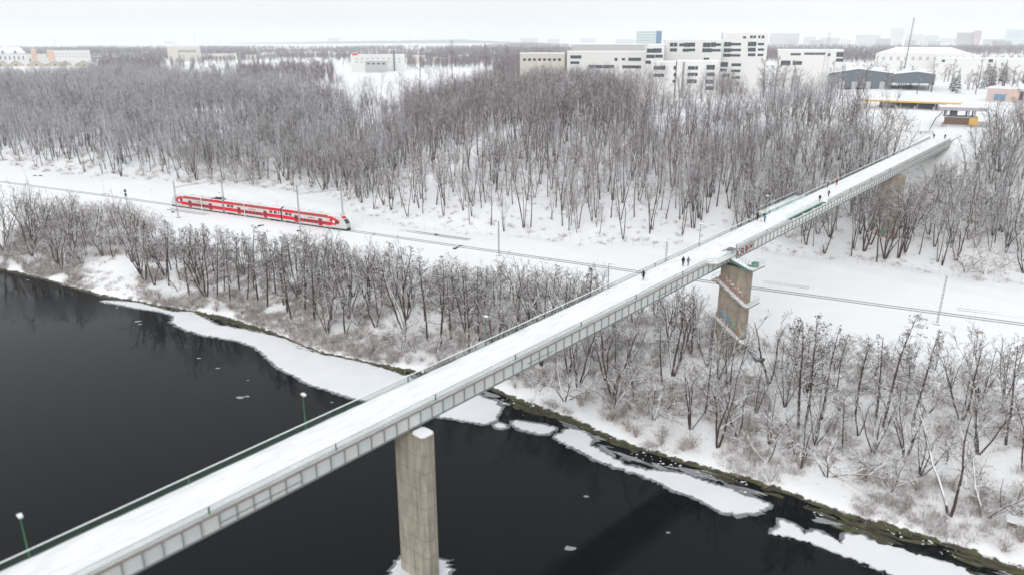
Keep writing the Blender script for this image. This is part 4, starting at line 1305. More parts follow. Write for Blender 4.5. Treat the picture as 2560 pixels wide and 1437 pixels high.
person(187.6, 2.4, BCK, 'person in dark blue near the far bridge end, before the white wall', K4, K4, .14)
x, y, z = bw(99.1, 5.2, .085)
e = empty('backpack', (x, y, z), BCK, 'black backpack on the person in red', 'backpack')
mb = MB(); mb.prism([(-.14, -.30), (.14, -.30), (.17, -.14), (-.17, -.14)], 1.0, 1.42); mb.build('bag', M['dark'], e)
mb = MB(); mb.bar((-.1, -.15, 1.42), (-.1, .14, 1.36), .04); mb.bar((.1, -.15, 1.42), (.1, .14, 1.36), .04); mb.build('strap', M['dark'], e)
x, y, z = bw(55.0, 4.95, .085)
e = empty('dog', (x, y, z), FWD + .4, 'small pale dog between the two dog walkers on the bridge', 'dog', None)
dv = [(0, -.2, .36), (0, 0, .35), (0, .2, .37), (0, .28, .46), (0, .36, .54), (0, .46, .52), (.07, .2, .2), (.07, .2, .02), (-.07, .2, .2), (-.07, .2, .02), (.07, -.21, .26), (.07, -.25, .14), (.07, -.22, .02), (-.07, -.21, .26), (-.07, -.25, .14), (-.07, -.22, .02), (0, -.3, .42), (0, -.38, .52)]
de = [(0, 1), (1, 2), (2, 3), (3, 4), (4, 5), (2, 6), (6, 7), (2, 8), (8, 9), (0, 10), (10, 11), (11, 12), (0, 13), (13, 14), (14, 15), (0, 16), (16, 17)]
dr = [.10, .105, .12, .07, .075, .035, .045, .025, .045, .025, .05, .03, .025, .05, .03, .025, .025, .015]
me = skin('body', dv, de, dr); me.materials.append(mat('pale fur', (.42, .36, .30), .9, .1)); link('body', me, e)
# ------------------------------------------------------------------ bare trees
def unit(v): return v / max(np.linalg.norm(v), 1e-9)
class Tree:
    def __init__(self, seed):
        self.r = np.random.default_rng(seed)
        self.trunk = []; self.crown = []; self.cones = []
    def stem(self, p, d, length, r0, lev, P):
        """one wandering stem with its side branches"""
        r = self.r
        nseg = P['nseg'][lev]
        segl = length / nseg
        up = np.array([0, 0, 1.0])
        pts = [(np.array(p, float), r0)]
        d = unit(np.array(d, float))
        for i in range(nseg):
            d = unit(d + r.normal(0, P['wob'][lev], 3) + up * P['trop'][lev])
            q = pts[-1][0] + d * segl
            if q[2] < .15: q[2] = .15; d[2] = abs(d[2]) * .5
            rr = r0 * (1 - (1 - P['taper'][lev]) * (i + 1) / nseg)
            pts.append((q, rr))
        (self.trunk if lev == 0 or (lev == 1 and P.get('thick1')) else self.crown).append((pts, lev))
        if lev + 1 < len(P['nseg']):
            n = P['n'][lev]
            n = max(1, int(round(n * r.uniform(.8, 1.2))))
            for k in range(n):
                f = P['start'][lev] + (1 - P['start'][lev]) * ((k + r.random()) / n)
                x = f * nseg; i = min(int(x), nseg - 1); g = x - i
                a, ra = pts[i]; b, rb = pts[i + 1]
                pos = a + (b - a) * g
                ax = unit(b - a)
                rnd_ = unit(np.cross(ax, r.normal(0, 1, 3)))
                ang = math.radians(r.normal(P['ang'][lev], P['angs'][lev]))
                cd_ = unit(ax * math.cos(ang) + rnd_ * math.sin(ang))
                shape = P['shape'](f) if lev == 0 else (1.1 - .6 * f)
                ln = P['len'][lev] * (length if lev else P['h']) * shape * r.uniform(.7, 1.25)
                self.stem(pos, cd_, ln, max(P['rmin'][lev], min((ra + (rb - ra) * g) * P['rr'][lev], .4)), lev + 1, P)
        elif P.get('cones') and r.random() < P['cones']:
            self.cones.append(pts[-1][0])
    def segs(self, which, nmain, ntwig, minlev=1):
        V = []; F = []; b = 0
        for pts, lev in which:
            n = nmain if lev <= minlev - 1 else ntwig
            ph = self.r.random() * 6.283
            if lev < 2:
                # connected tube
                prev = None
                for i, (q, rr) in enumerate(pts):
                    dd = unit(pts[min(i + 1, len(pts) - 1)][0] - pts[max(i - 1, 0)][0])
                    s = unit(np.cross(dd, [.31, .87, .12])); t = np.cross(dd, s)
                    for k in range(n):
                        a = ph + 6.283 * k / n
                        V.append(q + (s * math.cos(a) + t * math.sin(a)) * rr)
                    if prev is not None:
                        for k in range(n): F.append((prev + k, prev + (k + 1) % n, b + (k + 1) % n, b + k))
                    prev = b; b += n
            else:
                prev = None
                for i, (q, rr) in enumerate(pts):
                    dd = unit(pts[min(i + 1, len(pts) - 1)][0] - pts[max(i - 1, 0)][0])
                    s = unit(np.cross(dd, [.31, .87, .12])); t = np.cross(dd, s)
                    for k in range(3):
                        a = ph + 2.0944 * k
                        V.append(q + (s * math.cos(a) + t * math.sin(a)) * rr)
                    if prev is not None:
                        for k in range(3): F.append((prev + k, prev + (k + 1) % 3, b + (k + 1) % 3, b + k))
                    prev = b; b += 3
        return V, F
    def meshes(self, name, mt, mc, mcone=None, trunk_sides=6):
        V, F = self.segs(self.trunk, trunk_sides, 4)
        tm = bpy.data.meshes.new(name + '_trunk'); tm.from_pydata([tuple(v) for v in V], [], F); tm.materials.append(mt)
        V, F = self.segs(self.crown, 3, 3)
        nb = len(F)
        if self.cones:
            b = len(V)
            for c in self.cones:
                for _ in range(2):
                    p = c + self.r.normal(0, .13, 3); s = self.r.uniform(.05, .11)
                    V += [p + np.array(q) * s for q in ((1, 0, 0), (-1, 0, 0), (0, 1, 0), (0, -1, 0), (0, 0, 1.2), (0, 0, -1.2))]
                    F += [(b + a_, b + c_, b + d_) for a_, c_, d_ in ((0, 2, 4), (2, 1, 4), (1, 3, 4), (3, 0, 4), (2, 0, 5), (1, 2, 5), (3, 1, 5), (0, 3, 5))]
                    b += 6
        cm = bpy.data.meshes.new(name + '_crown'); cm.from_pydata([tuple(v) for v in V], [], F); cm.materials.append(mc)
        if self.cones:
            cm.materials.append(mcone)
            mi = np.zeros(len(F), np.int32); mi[nb:] = 1
            cm.polygons.foreach_set('material_index', mi)
        return tm, cm
M['bark'] = snowy('forest bark', (.090, .060, .058), .38, .15, col2=(.050, .035, .038), amount=.5)
M['twig'] = snowy('forest twigs', (.118, .076, .086), .40, .2, amount=.5)
M['bark2'] = snowy('alder bark', (.052, .034, .030), .22, .15, col2=(.085, .058, .05), amount=.5)
M['twig2'] = snowy('alder twigs', (.072, .034, .024), .26, .2, amount=.5)
M['cone'] = snowy('alder cones', (.040, .024, .024), .45, .2, amount=.5)
M['bark3'] = snowy('willow bark', (.115, .088, .072), .10, .2, col2=(.075, .058, .05), amount=.5)
M['twig3'] = snowy('willow twigs', (.120, .054, .034), .14, .25, amount=.6)
M['twig4'] = snowy('shrub twigs', (.155, .066, .034), .03, .3, amount=.8)
M['birch'] = snowy('birch bark', (.50, .48, .45), .3, .2, col2=(.12, .11, .11), amount=.4)
PROTO = {}
ORD = ['', 'second ', 'third ', 'fourth ', 'fifth ', 'sixth ', 'seventh ', 'eighth ', 'ninth ', 'tenth ', 'eleventh ', 'twelfth ', 'thirteenth ', 'fourteenth ', 'fifteenth ', 'sixteenth ', 'seventeenth ', 'eighteenth ', 'nineteenth ', 'twentieth ']
def ordinal(i):
    if i == 0: return 'first '
    if i < 20: return ORD[i]
    t = ['', '', 'twenty', 'thirty', 'forty', 'fifty', 'sixty', 'seventy', 'eighty', 'ninety', 'hundred', 'hundred-ten', 'hundred-twenty', 'hundred-thirty'][(i + 1) // 10]
    u = (i + 1) % 10
    return (t + '-' + ORD[u - 1].strip() + ' ' if u > 1 else (t + '-first ' if u == 1 else t[:-1] + 'ieth '))
RECS = []
def line_up(items, text):
    """label things by their order from left to right"""
    for i, (px, o) in enumerate(sorted(items, key=lambda q: q[0])): o['label'] = text % ordinal(i).strip()
BELT_BINS = [(-999, 160, 'at the outer left end of the river bank'), (160, 290, 'on the bank below the two pale masts'), (290, 420, 'on the bank below the dark signal'), (420, 560, 'on the bank below the rear carriage'), (560, 700, 'on the bank below the middle carriage'), (700, 870, 'on the bank below the leading carriage'), (870, 1000, 'on the bank just right of the train'), (1000, 1130, 'on the bank below the short second track'), (1130, 1260, 'on the bank below the lone mast'), (1260, 1420, 'beside the bridge, right of the lone mast'), (1420, 1560, 'under the bridge below the lone walker'), (1560, 1680, 'under the bridge below the walking couple'), (1680, 1790, 'on the bank left of the stair pier'), (1790, 1900, 'on the bank below the stair pier'), (1900, 2100, 'on the bank just right of the stair pier'), (2100, 2330, 'on the bank below the leaning mast'), (2330, 9999, 'on the bank above the wooden hut')]
FOREST_BINS = [(-999, 250, 'left of the dark signal'), (250, 430, 'behind the dark signal'), (430, 560, 'behind the rear carriage'), (560, 740, 'behind the middle carriage'), (740, 880, 'behind the leading carriage'), (880, 1000, 'right of the nose of the train'), (1000, 1120, 'behind the short second track'), (1120, 1250, 'left of the lone mast'), (1250, 1400, 'right of the lone mast'), (1400, 1560, 'behind the lone walker'), (1560, 1760, 'behind the walking couple'), (1760, 1900, 'left of the two dog walkers'), (1900, 2160, 'below the green stairwell'), (2160, 2300, 'around the graffitied slope pier'), (2300, 2420, 'right of the graffitied slope pier'), (2420, 9999, 'at the right end of the slope')]
def give_labels():
    d = {}
    for o, desc, cat, px, bins, tail in RECS:
        for a, b, nm in bins:
            if a <= px < b: d.setdefault((desc, nm, tail), []).append((px, o)); break
    for (desc, nm, tail), l in d.items():
        l.sort(key=lambda q: q[0])
        for i, (px, o) in enumerate(l):
            t_ = (ordinal(i) + desc + ' from the left ' if len(l) > 1 else desc + ' ') + tail + nm
            if len(t_.split()) > 15: t_ = t_.replace(' from the left ', ' ')
            o['label'] = t_
def proto(key, seed, mt, mc, P, starts, cones=None):
    t = Tree(seed)
    for (pos, d, l, r0) in starts: t.stem(pos, d, l, r0, 0, P)
    PROTO.setdefault(key, []).append(t.meshes(key, mt, mc, cones))
def lean(a, b): return (math.sin(a) * math.cos(b), math.sin(a) * math.sin(b), math.cos(a))
for i in range(8):                         # slender forest trees, one to four stems
    r = np.random.default_rng(100 + i)
    ns = (1, 1, 2, 3, 1, 2, 4, 2)[i]
    h = 18 + r.normal(0, 1.2)
    P = dict(h=h, nseg=[9, 4, 3, 2], wob=[.045, .12, .16, .2], trop=[.03, .05, .02, .0], taper=[.22, .35, .4, .5], n=[max(10, int(23 / ns ** .7)), 6, 5], start=[.46, .22, .12], ang=[44, 48, 50], angs=[10, 10, 12],
             len=[.25, .46, .52], rr=[.42, .55, .7], rmin=[.030, .018, .0145], shape=lambda f: .62 + .62 * math.sin(3.1416 * min(1, .12 + .95 * f)) )
    st_ = []
    for k in range(ns):
        b = 6.283 * k / ns + r.random()
        a = 0.02 + (r.uniform(.08, .22) if ns > 1 else r.uniform(0, .06))
        st_.append(((.18 * math.cos(b) * (ns > 1), .18 * math.sin(b) * (ns > 1), -.4), lean(a, b), h * r.uniform(.85, 1.05), .20 / ns ** .3))
    proto('forest', 200 + i, M['bark'], M['twig'], P, st_)
M['twigf'] = snowy('frosted twigs', (.118, .100, .112), .12, .25, amount=.6)
M['barkf'] = snowy('frosted bark', (.085, .072, .076), .25, .2, col2=(.055, .046, .05), amount=.6)
for tm_, cm_ in PROTO['forest']:
    t2, c2 = tm_.copy(), cm_.copy()
    t2.materials[0] = M['barkf']; c2.materials[0] = M['twigf']
    PROTO.setdefault('frost', []).append((t2, c2))
NOM_F = 18
for i in range(6):                         # alders: straight trunk, level limbs, dark cone clusters
    r = np.random.default_rng(300 + i); h = 13.5 + r.normal(0, 1)
    P = dict(h=h, nseg=[9, 4, 3, 2], wob=[.03, .10, .15, .2], trop=[.03, .05, .03, .02], taper=[.18, .3, .4, .5], n=[28, 7, 5], start=[.28, .2, .12], ang=[66, 50, 48], angs=[10, 12, 14],
             len=[.21, .42, .45], rr=[.36, .6, .7], rmin=[.035, .020, .016], shape=lambda f: 1.2 - .85 * f, cones=.13)
    proto('alder', 400 + i, M['bark2'], M['twig2'], P, [((0, 0, -.4), lean(r.uniform(0, .10), r.random() * 6.28), h, .19)], M['cone'])
for i in range(6):                         # wide many-forked riverside trees
    r = np.random.default_rng(500 + i); h = 11.5 + r.normal(0, .8); ns = (3, 2, 4, 3, 2, 5)[i]
    P = dict(h=h, nseg=[8, 5, 3, 2], wob=[.08, .12, .16, .18], trop=[.035, .05, .03, .02], taper=[.25, .3, .4, .5], n=[9, 6, 5], start=[.30, .2, .15], ang=[40, 42, 42], angs=[12, 12, 14],
             len=[.34, .42, .42], rr=[.5, .6, .7], rmin=[.04, .022, .017], shape=lambda f: 1.15 - .6 * f)
    st_ = []
    for k in range(ns):
        b = 6.283 * k / ns + r.random() * .8; a = r.uniform(.10, .38)
        st_.append(((.1 * math.cos(b), .1 * math.sin(b), -.3), lean(a, b), h * r.uniform(.8, 1.05), .20 / ns ** .25))
    proto('forked', 600 + i, M['bark2'], M['twig2'], P, st_)
for i in range(5):                         # snow laden willows, arching
    r = np.random.default_rng(700 + i); h = 8.0 + r.normal(0, .8); ns = (3, 4, 2, 5, 3)[i]
    P = dict(h=h, nseg=[8, 6, 4, 2], wob=[.09, .11, .14, .18], trop=[-.03, -.035, -.03, -.02], taper=[.25, .3, .4, .5], n=[9, 7, 5], start=[.22, .15, .12], ang=[42, 38, 36], angs=[14, 12, 14],
             len=[.48, .45, .42], rr=[.55, .6, .7], rmin=[.045, .026, .020], shape=lambda f: 1.15 - .5 * f)
    st_ = []
    for k in range(ns):
        b = 6.283 * k / ns + r.random(); a = r.uniform(.3, .75)
        st_.append(((.1 * math.cos(b), .1 * math.sin(b), -.3), lean(a, b), h * r.uniform(.7, 1.0), .17 / ns ** .25))
    proto('willow', 800 + i, M['bark3'], M['twig3'], P, st_)
for i in range(5):                         # shrubs
    r = np.random.default_rng(900 + i); h = 3.0 + r.normal(0, .3)
    P = dict(h=h, nseg=[4, 3, 2], wob=[.10, .14, .2], trop=[.0, .02, .0], taper=[.35, .4, .5], n=[7, 4], start=[.15, .15], ang=[36, 40], angs=[12, 14],
             len=[.42, .5], rr=[.7, .75], rmin=[.018, .015], shape=lambda f: 1.1 - .5 * f)
    st_ = [((r.normal(0, .15), r.normal(0, .15), -.1), lean(r.uniform(.1, .8), r.random() * 6.283), h * r.uniform(.6, 1.05), .028) for k in range(13)]
    proto('shrub', 950 + i, M['twig4'], M['twig4'], P, st_)
for i in range(5):                         # tufts of twigs and dead grass for the undergrowth
    r = np.random.default_rng(970 + i)
    P = dict(h=2.2, nseg=[3, 2], wob=[.12, .18], trop=[.0, .0], taper=[.4, .5], n=[4], start=[.2], ang=[36], angs=[14], len=[.42], rr=[.75], rmin=[.013], shape=lambda f: 1.1 - .5 * f)
    st_ = [((r.normal(0, .75), r.normal(0, .75), -.1), lean(r.uniform(.1, 1.0), r.random() * 6.283), 2.2 * r.uniform(.3, 1.0) ** 1.5, .02) for k in range(26)]
    proto('tuft', 980 + i, M['twig4'], M['twig4'], P, st_)
for i in range(4):                         # dense far trees, drawn only in the distance
    r = np.random.default_rng(990 + i); h = 15 + r.normal(0, 1)
    P = dict(h=h, nseg=[5, 3, 2], wob=[.04, .14, .2], trop=[.03, .06, .03], taper=[.2, .3, .4], n=[22, 8], start=[.15, .1], ang=[50, 46], angs=[12, 14], len=[.34, .45], rr=[.5, .7], rmin=[.11, .10], shape=lambda f: 1.15 - .75 * f)
    proto('farwood', 995 + i, M['bark'], M['twig'], P, [((0, 0, -.4), (0, 0, 1), h, .3)])
for i in range(4):                         # broad crowned park trees on the plateau
    r = np.random.default_rng(1000 + i); h = 15 + r.normal(0, 1)
    P = dict(h=h, nseg=[7, 4, 3, 2], wob=[.04, .12, .16, .18], trop=[.03, .06, .03, .02], taper=[.2, .3, .4, .5], n=[15, 7, 5], start=[.25, .2, .15], ang=[50, 44, 44], angs=[10, 12, 14],
             len=[.34, .42, .42], rr=[.45, .6, .7], rmin=[.06, .055, .05], shape=lambda f: 1.15 - .75 * f)
    proto('park', 1100 + i, M['bark'], M['twig'], P, [((0, 0, -.4), (0, 0, 1), h, .28)])
# conifers
M['needle'] = snowy('snowy needles', (.030, .052, .038), .55, .3, amount=.7)
for i in range(3):
    r = np.random.default_rng(1200 + i); h = 12.0
    V = []; F = []; b = 0
    for k in range(260):
        f = r.random() ** .8; z = h * (.08 + .9 * f); rad = (1 - f) * h * .2 * r.uniform(.55, 1.1) + .15
        a = r.random() * 6.283
        c, s = math.cos(a), math.sin(a); w = rad * .3
        tip = np.array([c * rad, s * rad, z - rad * .35])
        V += [(0, 0, z + .12), (tip[0] * .6 - s * w, tip[1] * .6 + c * w, z - rad * .18), tuple(tip), (tip[0] * .6 + s * w, tip[1] * .6 - c * w, z - rad * .18), (tip[0] * .6, tip[1] * .6, z - rad * .45)]
        F += [(b, b + 1, b + 2), (b, b + 2, b + 3), (b, b + 4, b + 1), (b, b + 3, b + 4), (b + 4, b + 2, b + 1), (b + 4, b + 3, b + 2)]; b += 5
    cm = bpy.data.meshes.new('conifer_crown'); cm.from_pydata(V, [], F); cm.materials.append(M['needle'])
    mb = MB(); mb.tube((0, 0, -.4), (0, 0, h * .95), .2, .03, 7)
    PROTO.setdefault('conifer', []).append((mb.mesh('conifer_trunk', [M['bark']]), cm))

def plant(key, idx, name, x, y, scale, rz, label, cat, group, tilt=(0, 0), z=None, thick=1.0):
    tm, cm = PROTO[key][idx % len(PROTO[key])]
    e = empty(name, (x, y, hxy(x, y) if z is None else z), rz, label, cat, group)
    e.rotation_euler = (tilt[0], tilt[1], rz)
    e.scale = (scale * thick, scale * thick, scale)
    link('trunk' if key != 'shrub' else 'stems', tm, e)
    link('crown' if key != 'shrub' else 'twigs', cm, e)
    return e
NOM = dict(forest=18, frost=18, alder=13.5, forked=11.5, willow=7, shrub=2.8, park=15, conifer=12)
taken = []
def plant_px(key, idx, name, px, py, top, label, cat, group=None, rz=None, tilt=(0, 0), thick=1.0):
    b_ = gp(px, py)
    h = mtop(b_, top)
    sc_ = h / NOM[key]
    if sc_ > 1.6: thick *= .8
    taken.append((b_[0], b_[1], 3.0))
    return plant(key, idx, name, b_[0], b_[1], sc_, rnd.random() * 6.28 if rz is None else rz, label, cat, group, tilt, thick=thick)
# trees one can single out along the river
SPEC = [
 ('alder', 0, 1995, 1072, 786, 'straight dark alder, first of the row right of the stair pier', (0, 0)),
 ('alder', 1, 2014, 1062, 790, 'straight dark alder with a dense top, second of the row right of the stair pier', (.02, 0)),
 ('alder', 2, 2054, 1046, 805, 'slim dark alder leaning a little, third of the row right of the stair pier', (0, .06)),
 ('alder', 3, 2138, 1040, 838, 'thin pale alder standing in the gap of the alder row', (0, -.05)),
 ('alder', 4, 2190, 1044, 818, 'dark alder with a clumpy top, left one of three below the leaning mast', (0, .0)),
 ('alder', 5, 2208, 1066, 812, 'tall alder leaning right, middle one of three below the leaning mast', (0, .14)),
 ('alder', 0, 2281, 1064, 820, 'tall alder leaning right, right one of three below the leaning mast', (0, .10)),
 ('forked', 0, 2405, 1048, 842, 'wide tree with a rust brown crown between the alder row and the picture edge', (0, 0)),
 ('forked', 2, 2512, 1002, 835, 'snowy spreading tree at the right edge of the picture below the track', (0, 0)),
 ('forked', 1, 1923, 958, 748, 'pale barked birch like tree right of the stair pier', (0, .05)),
 ('forked', 3, 1794, 1116, 915, 'dark many forked tree with a low branch, on the bank below the stair pier', (0, 0)),
 ('willow', 0, 1917, 1152, 1045, 'small reddish tree on the bank edge, right of the many forked tree', (0, 0)),
 ('willow', 1, 2068, 1188, 1060, 'snowy low tree with a thin stem near the weedy shallows', (0, 0)),
 ('forked', 4, 2372, 1288, 1040, 'leaning dark trunk rising from a thick root near the wooden hut', (-.1, .15)),
 ('forked', 5, 2262, 1146, 985, 'dark upright stem with snowy branches left of the leaning trunk', (0, 0)),
 ('willow', 2, 2462, 1290, 1120, 'white branched snowy tree beside the wooden hut', (0, 0)),
 ('forked', 1, 1580, 905, 790, 'tree forked like a V under the bridge girder', (0, 0)),
 ('alder', 3, 1538, 905, 800, 'thick dark trunk close under the bridge, left of the V forked tree', (0, -.05)),
 ('forked', 2, 1682, 938, 725, 'cluster of tall dark stems standing left of the stair pier', (0, 0)),
 ('alder', 2, 1655, 960, 800, 'thin dark stem left of the cluster by the stair pier', (0, 0)),
 ('alder', 4, 1762, 1032, 830, 'thin straight stem in front of the left edge of the stair pier', (0, 0)),
 ('willow', 3, 1633, 1046, 940, 'snow laden willow with a curved trunk on the bank left of the many forked tree', (0, 0)),
 ('willow', 4, 1532, 1020, 900, 'broad snow laden willow in the thicket beside the bridge', (0, 0)),
 ('willow', 1, 1412, 1000, 890, 'brownish willow thicket nearest to the bridge on its right', (0, 0)),
 ('alder', 5, 1100, 868, 662, 'tall dark alder standing alone just left of the bridge', (0, 0)),
 ('alder', 1, 1062, 800, 668, 'dark clumpy alder left of the tall alder by the bridge', (0, 0)),
 ('forked', 0, 1165, 830, 655, 'round crowned brown tree between the tall alder and the bridge lamp', (0, 0)),
 ('forked', 3, 1290, 790, 650, 'dark round crowned tree above the bridge deck, right of the bridge lamp', (0, 0)),
 ('alder', 4, 1340, 775, 650, 'dark pointed alder just above the bridge railing, right of the round crowned tree', (0, 0)),
 ('forked', 5, 1500, 740, 668, 'yellowish tree behind the bridge railing near the lone walker', (0, 0)),
 ('willow', 3, 1040, 880, 838, 'bent snowy trunk arching to the left over the bank', (0, -.5)),
 ('willow', 0, 320, 645, 590, 'fallen snowy trunk arching over the thicket on the left bank', (0, -.7)),
 ('alder', 0, 490, 690, 570, 'dark alder, leftmost of the dense dark row below the train', (0, 0)),
 ('alder', 2, 540, 700, 572, 'dark alder in the dense row below the pantograph of the train', (0, 0)),
 ('alder', 3, 598, 725, 578, 'dark alder with an upright trunk in the dense row below the middle carriage', (0, 0)),
 ('forked', 2, 748, 745, 575, 'tall forked tree below the leading carriage, its top at the mast', (0, 0)),
 ('forked', 4, 838, 745, 585, 'tall forked tree below the nose of the train', (0, .06)),
 ('forked', 1, 925, 770, 588, 'tall light crowned tree right of the nose of the train', (0, 0)),
 ('alder', 5, 690, 735, 590, 'dark alder between the middle and leading carriage, below the train', (0, 0)),
 ('forked', 3, 80, 640, 500, 'wide snowy tree at the left edge of the river bank', (0, 0)),
]
for i, (key, idx, px, py, top, lab, tl) in enumerate(SPEC):
    nm = {'alder': 'alder_tree', 'forked': 'riverside_tree', 'willow': 'willow_tree'}[key]
    plant_px(key, idx, nm, px, py, top, lab, 'tree', None, tilt=tl)
for i, (px, py, top, key) in enumerate([(2128, 640, 480, 'forest'), (2160, 628, 470, 'forked'), (2192, 655, 470, 'forest'), (2212, 648, 490, 'forked'), (2246, 645, 455, 'forest'), (2175, 612, 475, 'forked'), (2228, 618, 480, 'forest'), (2262, 632, 470, 'forked')]):
    plant_px(key, i + 2, 'slope_tree', px, py, top, ('first', 'second', 'third', 'fourth', 'fifth', 'sixth', 'seventh', 'eighth')[[0, 1, 3, 4, 6, 2, 5, 7][i]] + ' bare tree from the left close in front of the graffitied slope pier', 'tree', 'trees hiding the slope pier')
def clear_of(x, y, r_):
    for a, b, q in taken:
        if (a - x) ** 2 + (b - y) ** 2 < (r_ + q) ** 2 * .36: return False
    return True
def bridge_st(x, y):
    q = np.array([x, y]) - BO
    return float(q @ np.array([.6767, .7363])), float(q @ np.array([-.7363, .6767]))
def under_bridge(x, y, z, h):
    s, t = bridge_st(x, y)
    if not (-118 < s < 192): return False
    if 26 < s < 36 and -11 < t < 4: return True
    if -3.5 < t < 10.5: return z + h > BZ + SL * s - 3.0
    return False
# belt of trees along the river
cnt = dict(alder=0, forked=0, willow=0, shrub=0)
REG = lambda px: 'left' if px < 420 else ('mid' if px < 1000 else ('bridge' if px < 1500 else ('pier' if px < 1900 else 'far')))
RL = {'left': 'on the bank left of the train', 'mid': 'on the bank below the train', 'bridge': 'on the bank where the bridge comes in', 'pier': 'on the bank below the stair pier', 'far': 'on the bank right of the stair pier'}
KL = {'alder': ('alder_tree', 'dark bare alder', 'tree'), 'forked': ('riverside_tree', 'bare forked tree', 'tree'), 'willow': ('willow_tree', 'snow laden arching willow', 'tree'), 'shrub': ('snowy_shrub', 'snowy brown shrub', 'shrub')}
tries = 0
while tries < 11000:
    tries += 1
    u = rnd.uniform(-104, 215); ws = float(shore(u))
    wide = float(np.interp(u, [-100, -40, 40, 90, 130, 200], [42, 36, 36, 40, 46, 44]))
    f = rnd.random()
    w = ws + 1.5 + f * wide
    x, y = to_xy(u, w); z = hxy(x, y)
    px, py, dd = proj((x, y, z))
    if not (-60 < px < 2620 and 380 < py < 1420): continue
    s, t = bridge_st(x, y)
    # open places seen in the photo
    if 205 < px < 350 and 640 < py < 760: continue
    if 395 < px < 480 and 560 < py < 640 : continue
    if px > 1880 and rnd.random() < (.45 if .3 < f < .72 else .15) and f > .25: continue
    if 1800 < px < 1930 and py < 960: continue
    if f < .08: key = 'shrub'
    else:
        q = rnd.random()
        if px < 400: key = 'willow' if q < .48 else ('forked' if q < .76 else 'shrub')
        elif px < 760: key = 'alder' if q < .52 else ('forked' if q < .70 else ('willow' if q < .78 else 'shrub'))
        elif px < 1300: key = 'alder' if q < .28 else ('forked' if q < .62 else ('willow' if q < .76 else 'shrub'))
        else: key = 'willow' if q < .30 else ('forked' if q < .62 else ('alder' if q < .70 else 'shrub'))
    if cnt[key] >= dict(alder=115, forked=175, willow=150, shrub=240)[key]: continue
    if key in ('alder', 'forked') and px < 1560:
        f *= .70; w = ws + 2.5 + f * wide
        x, y = to_xy(u, w); z = hxy(x, y)
        px, py, dd = proj((x, y, z))
    sep = dict(alder=2.9, forked=3.3, willow=2.8, shrub=1.1)[key]
    if not clear_of(x, y, sep): continue
    sc_ = rnd.uniform(.8, 1.15)
    if key in ('alder', 'forked') and px < 1560: sc_ *= rnd.uniform(1.1, 1.5)
    if key == 'shrub': sc_ = rnd.uniform(.5, 1.2)
    if key != 'shrub' and f > .80: sc_ *= .8
    if px < 400 and key != 'shrub': sc_ *= .92
    if key == 'willow' and px > 1500: sc_ *= .85
    if under_bridge(x, y, z, NOM[key] * sc_): continue
    tc_ = np.interp(px, [-60, 0, 150, 250, 330, 400, 440, 500, 560, 620, 750, 860, 950, 1050, 1150, 1300, 1400, 1550, 1640, 1700, 1900, 2000, 2100, 2250, 2400, 2560], [468, 470, 472, 492, 500, 542, 566, 558, 566, 578, 580, 592, 596, 622, 652, 648, 664, 664, 690, 722, 765, 805, 835, 845, 845, 832])
    if key == 'shrub': tc_ += 30
    bad = False
    while proj((x, y, z + NOM[key] * 1.04 * sc_))[1] < tc_:
        sc_ *= .93
        if sc_ < .45 and key != 'shrub' or sc_ < .25: bad = True; break
    if bad: continue
    taken.append((x, y, sep)); cnt[key] += 1
    nm, l_, ct = KL[key]
    rg = REG(px)
    o_ = plant(key, rnd.randrange(6), nm, x, y, sc_, rnd.random() * 6.28, l_ + ' in the thicket ' + RL[rg], ct, l_ + 's ' + RL[rg], (rnd.gauss(0, .05), rnd.gauss(0, .05)))
    RECS.append((o_, l_, ct, px, BELT_BINS, ''))
# the forest
cand = []
du = 4.15
for u in np.arange(-560, 330, du):
    for w in np.arange(8, 330, du):
        uu = u + rnd.uniform(-.48, .48) * du; ww = w + rnd.uniform(-.48, .48) * du
        wf = float(foot(uu))
        edge = wf + 1.0 + 3.0 * rnd.random()
        if ww < edge: continue
        d_ = ww - wf
        x, y = to_xy(uu, ww)
        z = hxy(x, y)
        px, py, dd = proj((x, y, z))
        if not (-90 < px < 2650): continue
        if d_ > 110 and px < 1700 and rnd.random() < .35: continue
        if d_ < 14 and rnd.random() < .55: continue
        if d_ < 45 and rnd.random() < .22: continue
        lim = np.interp(px, [-90, 300, 620, 760, 880, 1000, 1150, 1300, 1500, 1700, 1900, 2000, 2150, 2330, 2600], [182, 186, 196, 215, 236, 236, 214, 205, 215, 236, 246, 262, 290, 330, 330])
        if py < lim: continue
        tl_ = np.interp(px, [-90, 0, 300, 500, 620, 760, 830, 900, 1000, 1100, 1200, 1300, 1400, 1520, 1620, 1700, 1880, 1960, 2060, 2160, 2260, 2330, 2420, 2480, 2600], [172, 170, 164, 176, 186, 192, 205, 232, 226, 196, 180, 158, 160, 178, 205, 222, 222, 196, 190, 238, 268, 318, 318, 300, 290])
        if proj((x, y, z + 17.5))[1] < tl_ - 6: 
            if rnd.random() < .93: continue
        if px > 1990 and rnd.random() < .12: continue
        if 2080 < px < 2340 and py < 330 and rnd.random() < .75: continue
        s, t = bridge_st(x, y)
        sc_ = rnd.uniform(.62, 1.12)
        if rnd.random() < .16: sc_ *= .6
        if math.sin(x * .09 + 2 * math.sin(y * .031)) + math.sin(y * .077 - x * .041) < -1.0 and rnd.random() < .75 and not (px > 1350 and d_ < 60): continue
        if px > 1860: sc_ *= .88
        if under_bridge(x, y, z, 18 * sc_): continue
        if 170 < s < 225 and -9 < t < 16: continue
        cand.append((dd, x, y, z, sc_, px, py))
cand.sort(key=lambda c: c[0])
def frosty(px): return float(np.interp(px, [0, 640, 860, 1050, 1750, 1950, 2600], [.9, .85, .4, .06, .12, .6, .7]))
